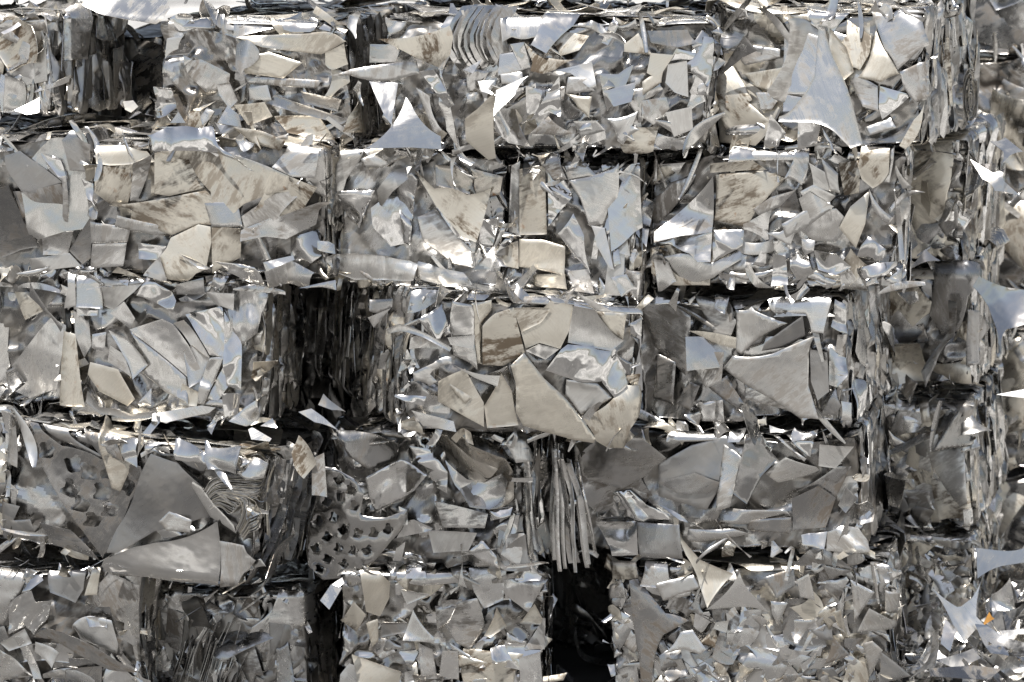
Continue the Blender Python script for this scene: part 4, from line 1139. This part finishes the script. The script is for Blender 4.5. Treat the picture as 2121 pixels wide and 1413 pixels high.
for key, b in B.items():
    op = OPT[key]
    b.core()
    far = op.get('far', 0)
    for r in [r for r in rows if r[0] == key]:
        traced(b, *r[1:])
    nt = b.nparts.get('sheet_offcut', 0)
    if op.get('springs'): b.traced.append(np.array([b.pix('F', x * .41966, 820 + y * .41966) for x, y in ((1000, 400), (1340, 380), (1380, 480), (1200, 740), (1080, 580))]))
    if op.get('fan'): b.traced.append(np.array([b.pix('F', 680 + x * .42458, y * .42458) for x, y in ((600, 60), (840, 60), (840, 330), (680, 340), (600, 250))]))
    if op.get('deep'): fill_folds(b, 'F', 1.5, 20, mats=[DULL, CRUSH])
    else: fill_front(b, cover=1.3 if far else 3.0, named=24 if far else max(10, 62 - nt))
    if far == 1:
        fill_edges(b, 20, 6)
        finish(b); continue
    if op.get('gside'): fill_folds(b, 'R', 1.0, 24, rough=0.45, mats=[GLOSS, GLOSS, SATIN, CRUSH])
    elif key == 'E4': fill_front(b, 'R', 'tiny', 3.0, 0)
    else: fill_folds(b, 'R', 1.4, 24, rough=0.6 if key in ('A4',) else 1.0)
    fill_top(b, 70 if not far else 30)
    if key == 'C3':
        fill_folds(b, 'L', 1.2, 20, 0.6, mats=[DULL, DULL, CRUSH])  # shade of the gap painted in: duller steel on this side
        fill_front(b, 'F', 'foil', 2.2, 12, region=(-b.W / 2, -b.W / 2 + 0.12, -b.H / 2, b.H / 2))
    if key == 'A1': fill_folds(b, 'F', 1.6, 16, 0.9)
    if key == 'B4': fill_front(b, 'F', 'foil', 4.5, 0, region=(-0.05, b.W / 2, -b.H / 2, -b.H / 2 + 0.12))
    if key == 'D1': fill_front(b, 'F', 'foil', 4.0, 0, region=(0.0, b.W / 2, b.H / 2 - 0.09, b.H / 2))
    if key == 'P3': fill_folds(b, 'F', 1.2, 8, 0.5, mats=[GLOSS, BRUSH, SATIN], region=(b.W * .15, b.W / 2))
    fill_edges(b, 26, 10)
    slivers(b, 7)
    if op.get('swirl'):                              # a coil of pressed strip seen end on
        f = b.Rt
        cu, cv = b.pix('R', 1361 + 1480 * .42458, 490 * .42458)
        for j in range(9):
            a = 0.03 + 0.016 * j
            pts = [(cu + a * (1 + .03 * math.sin(3 * t + j)) * math.cos(t), cv + a * 0.62 * (1 + .04 * math.sin(2 * t + 2 * j)) * math.sin(t)) for t in np.linspace(j * .9, j * .9 + 5.9, 26)]
            ribbon(b, 'R', pts, 0.03, 'coiled_strip', [SATIN, STAIN, GLOSS][j % 3], 0.014 + 0.002 * (j % 3))
        cu, cv = b.pix('R', 1361 + 1440 * .42458, 150 * .42458)
        for j in range(6):
            a = 0.02 + 0.014 * j
            pts = [(cu + a * math.cos(t), cv + a * 0.8 * math.sin(t)) for t in np.linspace(j * 1.3, j * 1.3 + 5, 22)]
            ribbon(b, 'R', pts, 0.03, 'coiled_strip', [SATIN, STAIN, GLOSS][j % 3], 0.012)
    if op.get('springs'):                            # a pack of sheets folded back on themselves
        def cp(x, y): return b.pix('F', x * .41966, 820 + y * .41966)
        A = [(1010, 470), (1060, 390), (1200, 400), (1330, 400), (1320, 440), (1180, 445), (1140, 450), (1150, 480), (1270, 480), (1370, 470), (1330, 560), (1250, 650), (1190, 710)]
        Bq = [(1040, 560), (1080, 545), (1110, 570), (1140, 600), (1165, 560), (1130, 540), (1090, 500), (1060, 470), (1120, 500), (1190, 520), (1210, 560), (1190, 620), (1160, 660)]
        for j in range(22):
            t = j / 21
            pts = [cp(ax * (1 - t) + bx * t + RNG.normal(0, 2), ay * (1 - t) + by * t + RNG.normal(0, 2)) for (ax, ay), (bx, by) in zip(A, Bq)]
            ribbon(b, 'F', pts, 0.06, 'folded_layer', [SATIN, BRUSH, STAIN][j % 3], 0.016 + RNG.normal(0, .002), th=0.0016)
        f = b.Rt
        for j in range(46):
            u = RNG.uniform(-f.w / 2, f.w / 2); v = RNG.uniform(-f.h / 2, f.h / 2 * .6); L = RNG.uniform(.06, .16)
            ribbon(b, 'R', [(u, v), (u + L * .3 + RNG.normal(0, .01), v + L * .5), (u + L * .45, v + L)], 0.05, 'layer_edge', [DULL, SATIN, BRUSH][j % 3], RNG.uniform(.008, .03))
    if op.get('fan'):                                # a pack of sheets bent over the end of the bale
        for j in range(9):
            x, wd = 585 + 27 * j + RNG.normal(0, 4), RNG.uniform(52, 74)
            pts = [(x + 62, 20), (x + 62 + wd, 14), (x + 20 + wd, 90), (x + wd, 170), (x + 12 + wd, 250), (x + 60 + wd * .8, 330), (x + 66, 345), (x + 30, 285), (x + 4, 220), (x, 160), (x + 22, 85)]
            o = outline([b.pix('F', 680 + px * .42458, py * .42458) for px, py in pts], 0.008)
            b.piece('F', o, 0.008, [GLOSS, SATIN, BRUSH][j % 3], 'fanned_sheet', nowrap=True, roll=0.0, tilt=(-0.85, 0.0), base=0.030 - 0.0015 * j, curv=(1.57, -2.2), folds=fold_set(1, .06, .15))
    if op.get('bristle'):
        f = b.F
        fill_folds(b, 'F', 1.5, 20, 1.0, mats=[DULL, DULL, SATIN, CRUSH])
        for j in range(34):
            u = RNG.uniform(-f.w * .4, f.w * .15); v = -f.h / 2 + RNG.uniform(-.02, .12); L = RNG.uniform(.08, .17)
            ribbon(b, 'F', [(u, v), (u + .02 + RNG.normal(0, .006), v + L * .5), (u + L * .35, v + L)], 0.06, 'layer_edge', [DULL, SATIN, BRUSH][j % 3], RNG.uniform(.012, .05))
    if op.get('blades'):                             # long sheets sweeping over the layered side
        f = b.Rt
        for j in range(16):
            x0, x1 = 1325 + 5 * j, 1500 + 8 * j
            pts = [b.pix('R', 1361 + x * .42458, y * .42458) for x, y in ((x0, 1200 - 8 * j), ((x0 * .6 + x1 * .4), 1050 - 10 * j), (x1, 860 + 3 * j), (x1 + 8, 800))]
            ribbon(b, 'R', pts, 0.05, 'layer_edge', [SATIN, STAIN, BRUSH][j % 3], RNG.uniform(.01, .03))
        for j in range(6):
            a = 20 * j
            pts = [b.pix('R', 1361 + x * .42458, y * .42458) for x, y in ((1345 + a / 2, 1000), (1345 + a / 2, 830 + a / 3), (1380 + a / 3, 770 + a / 3), (1480 - a / 3, 790 + a / 4), (1540 - a / 2, 830 + a / 2))]
            ribbon(b, 'R', pts, 0.06, 'layer_edge', [SATIN, GLOSS, DULL][j % 3], .02)
    finish(b)

# ------------------------------------------------------------------ loose scraps: things of their own
def loose(name, crop, txt, Y, pitch, yaw, label, mat=BRUSH, folds=(), curls=(), curv=None, holes=(), ground=False):
    """pitch: degrees the sheet leans back from upright; yaw: degrees it turns"""
    x0, y0, sc = CROPS[crop]
    pts = [tuple(float(q) for q in t.split(',')) for t in txt.split()]
    px = [(x0 + p[0] * sc, y0 + p[1] * sc) for p in pts]
    cx, cy = np.mean(px, 0)
    C = unproject(cx, cy, np.array((0, Y, 0.0)), np.array((0, -1.0, 0)))
    p, w = math.radians(pitch), math.radians(yaw)
    N = np.array((-math.sin(w) * math.cos(p), -math.cos(w) * math.cos(p), math.sin(p)))
    U = np.cross(np.array((0, 0, 1.0)), N); U /= np.linalg.norm(U)
    V = np.cross(N, U)
    def uv(q): d = unproject(q[0], q[1], C, N) - C; return (d @ U, d @ V)
    o = outline([uv(q) + tuple(pt[2:]) for q, pt in zip(px, pts)], 0.010)
    ho = [np.array([uv(q) for q in rel(0, a, c, s, crop, TREFOIL, g)]) for a, c, s, g in holes]
    size = math.sqrt(abs(area2(o)))
    P, T = triangulate(o, max(0.007, size / 14), ho)
    Q = bend_sheet(P, curv=curv or (1.0, 0.4), folds=folds or fold_set(2, size, 0.08), curls=curls)
    X = np.outer(Q[:, 0], U) + np.outer(Q[:, 1], V) + np.outer(Q[:, 2], N)
    low = X[:, 2].min()
    X[:, 2] -= low; C = C + np.array((0, 0, low))
    if C[2] < GROUND_Z + .002: C[2] = GROUND_Z + .002
    so = Soup(); so.sheet(X, T, mat, 0.0014)
    ob = so.build(name)
    ob.location = C
    ob['label'], ob['category'], ob['group'] = label, 'metal scrap', 'loose metal scraps lying on the bales and the ground'
    return ob
LS = 'loose_scrap'
loose(LS, 2, '180,725,.1 380,470,-.03 410,520,.1 550,660,0 555,720,0 400,715', -.07, 22, -8, 'pale curved triangle resting on the glossy rolled bale', BRUSH)
loose(LS, 1, '400,20 560,-40 800,-60 830,30 760,130,.05 640,100 500,75', .12, 26, -10, 'bright white bent sheet bridging the top of the dark recess', BRUSH, curls=[(4.7, .02, .05, 1.2)])
loose(LS, 1, '830,600 870,545 905,600', -.01, 10, 20, 'small pale triangle standing on top of the flat beige bale')
loose(LS, 1, '915,620 925,545,-.05 970,540 990,625', .0, 6, 10, 'grey square tab standing on top of the flat beige bale', STAIN)
loose(LS, 1, '1060,600 1110,515 1165,560 1180,620', -.01, 12, -10, 'bent brownish offcut standing on top of the flat beige bale', SATIN)
loose(LS, 1, '70,540 195,475 190,550 130,560', .05, 30, 0, 'white triangle lying below the tall creased side of the top row bale')
loose(LS, 1, '600,495 650,490 675,520 640,550 610,535', .1, 20, 10, 'small curled square on the floor of the dark recess', STAIN)
loose(LS, 1, '0,360 20,370 20,450 10,560 -10,470', .05, 10, 20, 'bright narrow offcut at the picture edge in the top row')
loose(LS, 3, '1230,1310 1310,1215,.06 1385,1265,.06', .22, 35, 0, 'pale blue triangle perched on the set back middle row bale')
loose(LS, 3, '1625,690,.08 1700,670 1785,740,.06 1720,760 1680,800,.08 1690,740', .3, 30, -15, 'small pale blue hooked offcut beneath the coiled strip')
loose(LS, 3, '1540,760 1640,840,.05 1700,820,.1 1690,880 1790,950,.05 1650,930,.08 1590,870', .32, 25, -10, 'long pale blue curved offcut over the layered bale side')
loose(LS, 6, '1790,230 1830,170 2010,220 2140,240 2140,430 2010,460,.1 1960,560 1940,460 1900,330,.05', .38, 22, -12, 'large crinkled pale blue sheet hanging off the set back bale', GLOSS, folds=((.3, 0, .25, .01), (1.9, .02, .2, .01), (2.6, -.05, .15, .01)))
loose(LS, 6, '1960,830 2140,795 2140,850', .9, 40, 0, 'pale spike lying between distant blurred bales')
loose(LS, 4, '1725,930 1800,910 1870,960 1960,1040,.05 1820,990', -.02, 20, -10, 'grey bent triangle at the foot of the black gap', SATIN)
loose(LS, 4, '1840,890 1870,825,.03 1930,880 2000,930,.05 1920,920', .0, 15, 10, 'dull grey pointed offcut inside the mouth of the black gap', DULL)
loose(LS, 7, '1285,150 1345,112 1368,158', -.14, 30, 0, 'small white triangle beside the corner of the silvery draped bale')
loose(LS, 7, '1225,165 1245,155 1340,210 1330,225 1240,215', -.14, 25, 0, 'narrow pale strip on the upper edge of the tilted bale')
loose(LS, 7, '1440,280 1475,195,-.1 1560,340,.03 1500,410,-.1 1450,320', -.12, 8, 15, 'creamy curled leaf of metal beside the blue grey roll', STAIN, curv=(0.5, 5.0))
loose(LS, 7, '1540,310 1600,280 1615,500,.03 1540,490', -.12, 8, 0, 'blue grey half rolled tab standing on the tilted bale', SATIN, curv=(0.0, 9.0))
loose(LS, 7, '1580,1010 1635,930 1690,945 1625,1055', -.06, 20, -10, 'tilted pale rectangle caught above the narrow bottom gap')
loose(LS, 7, '1640,930 1690,895 1700,925 1660,950', -.03, 40, 0, 'tiny shiny chip above the pale rectangle', GLOSS)
loose(LS, 9, '1308,893,.06 1480,1042 1500,1040,.0 1552,1000,.04 1608,880,.05 1575,1090 1622,1140 1570,1155 1512,1222,.04 1460,1130,.04', .15, 20, -8, 'pale blue offcut shaped like a fork over the littered ground')
loose(LS, 9, '1600,1142 1640,1065,.1 1665,1100 1625,1125', .25, 15, 10, 'small orange painted flake among the silver scraps', ORANGE)
loose(LS, 9, '1575,750 1700,765,.06 1830,745 1830,820 1700,840,.05 1580,903', .6, 18, -6, 'pale blue flared offcut beside the set back bottom row bale')
loose(LS, 9, '1560,1150 1625,1145 1830,1255 1830,1320 1700,1290 1640,1290', .1, 45, -5, 'crinkled pale sheet with small holes on the littered ground', GLOSS, folds=((.3, 0, .3, .01), (1.9, .02, .3, .01)), holes=((1640, 1230, 10, 0), (1690, 1250, 10, 1), (1740, 1270, 10, .3)))
loose(LS, 9, '1420,1100 1480,1150 1445,1262 1400,1222', .2, 25, 20, 'upright pale grey offcut under the fork shaped scrap', GLOSS)
loose(LS, 9, '1370,1300,.05 1560,1240 1600,1290 1480,1350', .0, 55, 0, 'dark curved offcut flat on the ground near the bottom corner', DULL)
loose(LS, 9, '1340,1350 1560,1330 1700,1350 1640,1400 1350,1390', -.12, 65, 0, 'long dull slab of sheet flat on the asphalt', DULL)
loose(LS, 9, '1655,1010 1700,1040 1740,1060 1680,1065', .6, 40, 0, 'thin bright sliver under the flared offcut')
loose(LS, 9, '1690,1160 1830,1150 1830,1240 1720,1230', .35, 50, 10, 'satin offcut half buried behind the crinkled sheet', SATIN)
# litter nobody could count, on the ground beside the stack
lit = Soup()
for i in range(520):
    z = RNG.uniform(0.025, 0.12)
    P, T = triangulate(outline(offcut(z), 0.012), 0.014)
    if P is None: continue
    Q = bend_sheet(P, tilt=RNG.normal(0, 0.5, 2), folds=fold_set(2, z, 0.3), curls=[(RNG.uniform(0, 6.28), 0, RNG.uniform(.01, .04), 1.5)])
    u = RNG.random()
    x, y = (RNG.uniform(1.12, 2.3), RNG.uniform(-0.1, 1.3)) if u < 0.75 else (RNG.uniform(-1.6, 1.6), RNG.uniform(-.5, .8))
    X = Q + np.array((x, y, GROUND_Z)); X[:, 2] += 0.004 - Q[:, 2].min() + (RNG.uniform(0, .16) if u < .75 else 0)
    lit.sheet(X, T, RNG.choice([SATIN, GLOSS, DULL, STAIN, BRUSH]))
o = lit.build('scrap_litter'); o['kind'] = 'stuff'
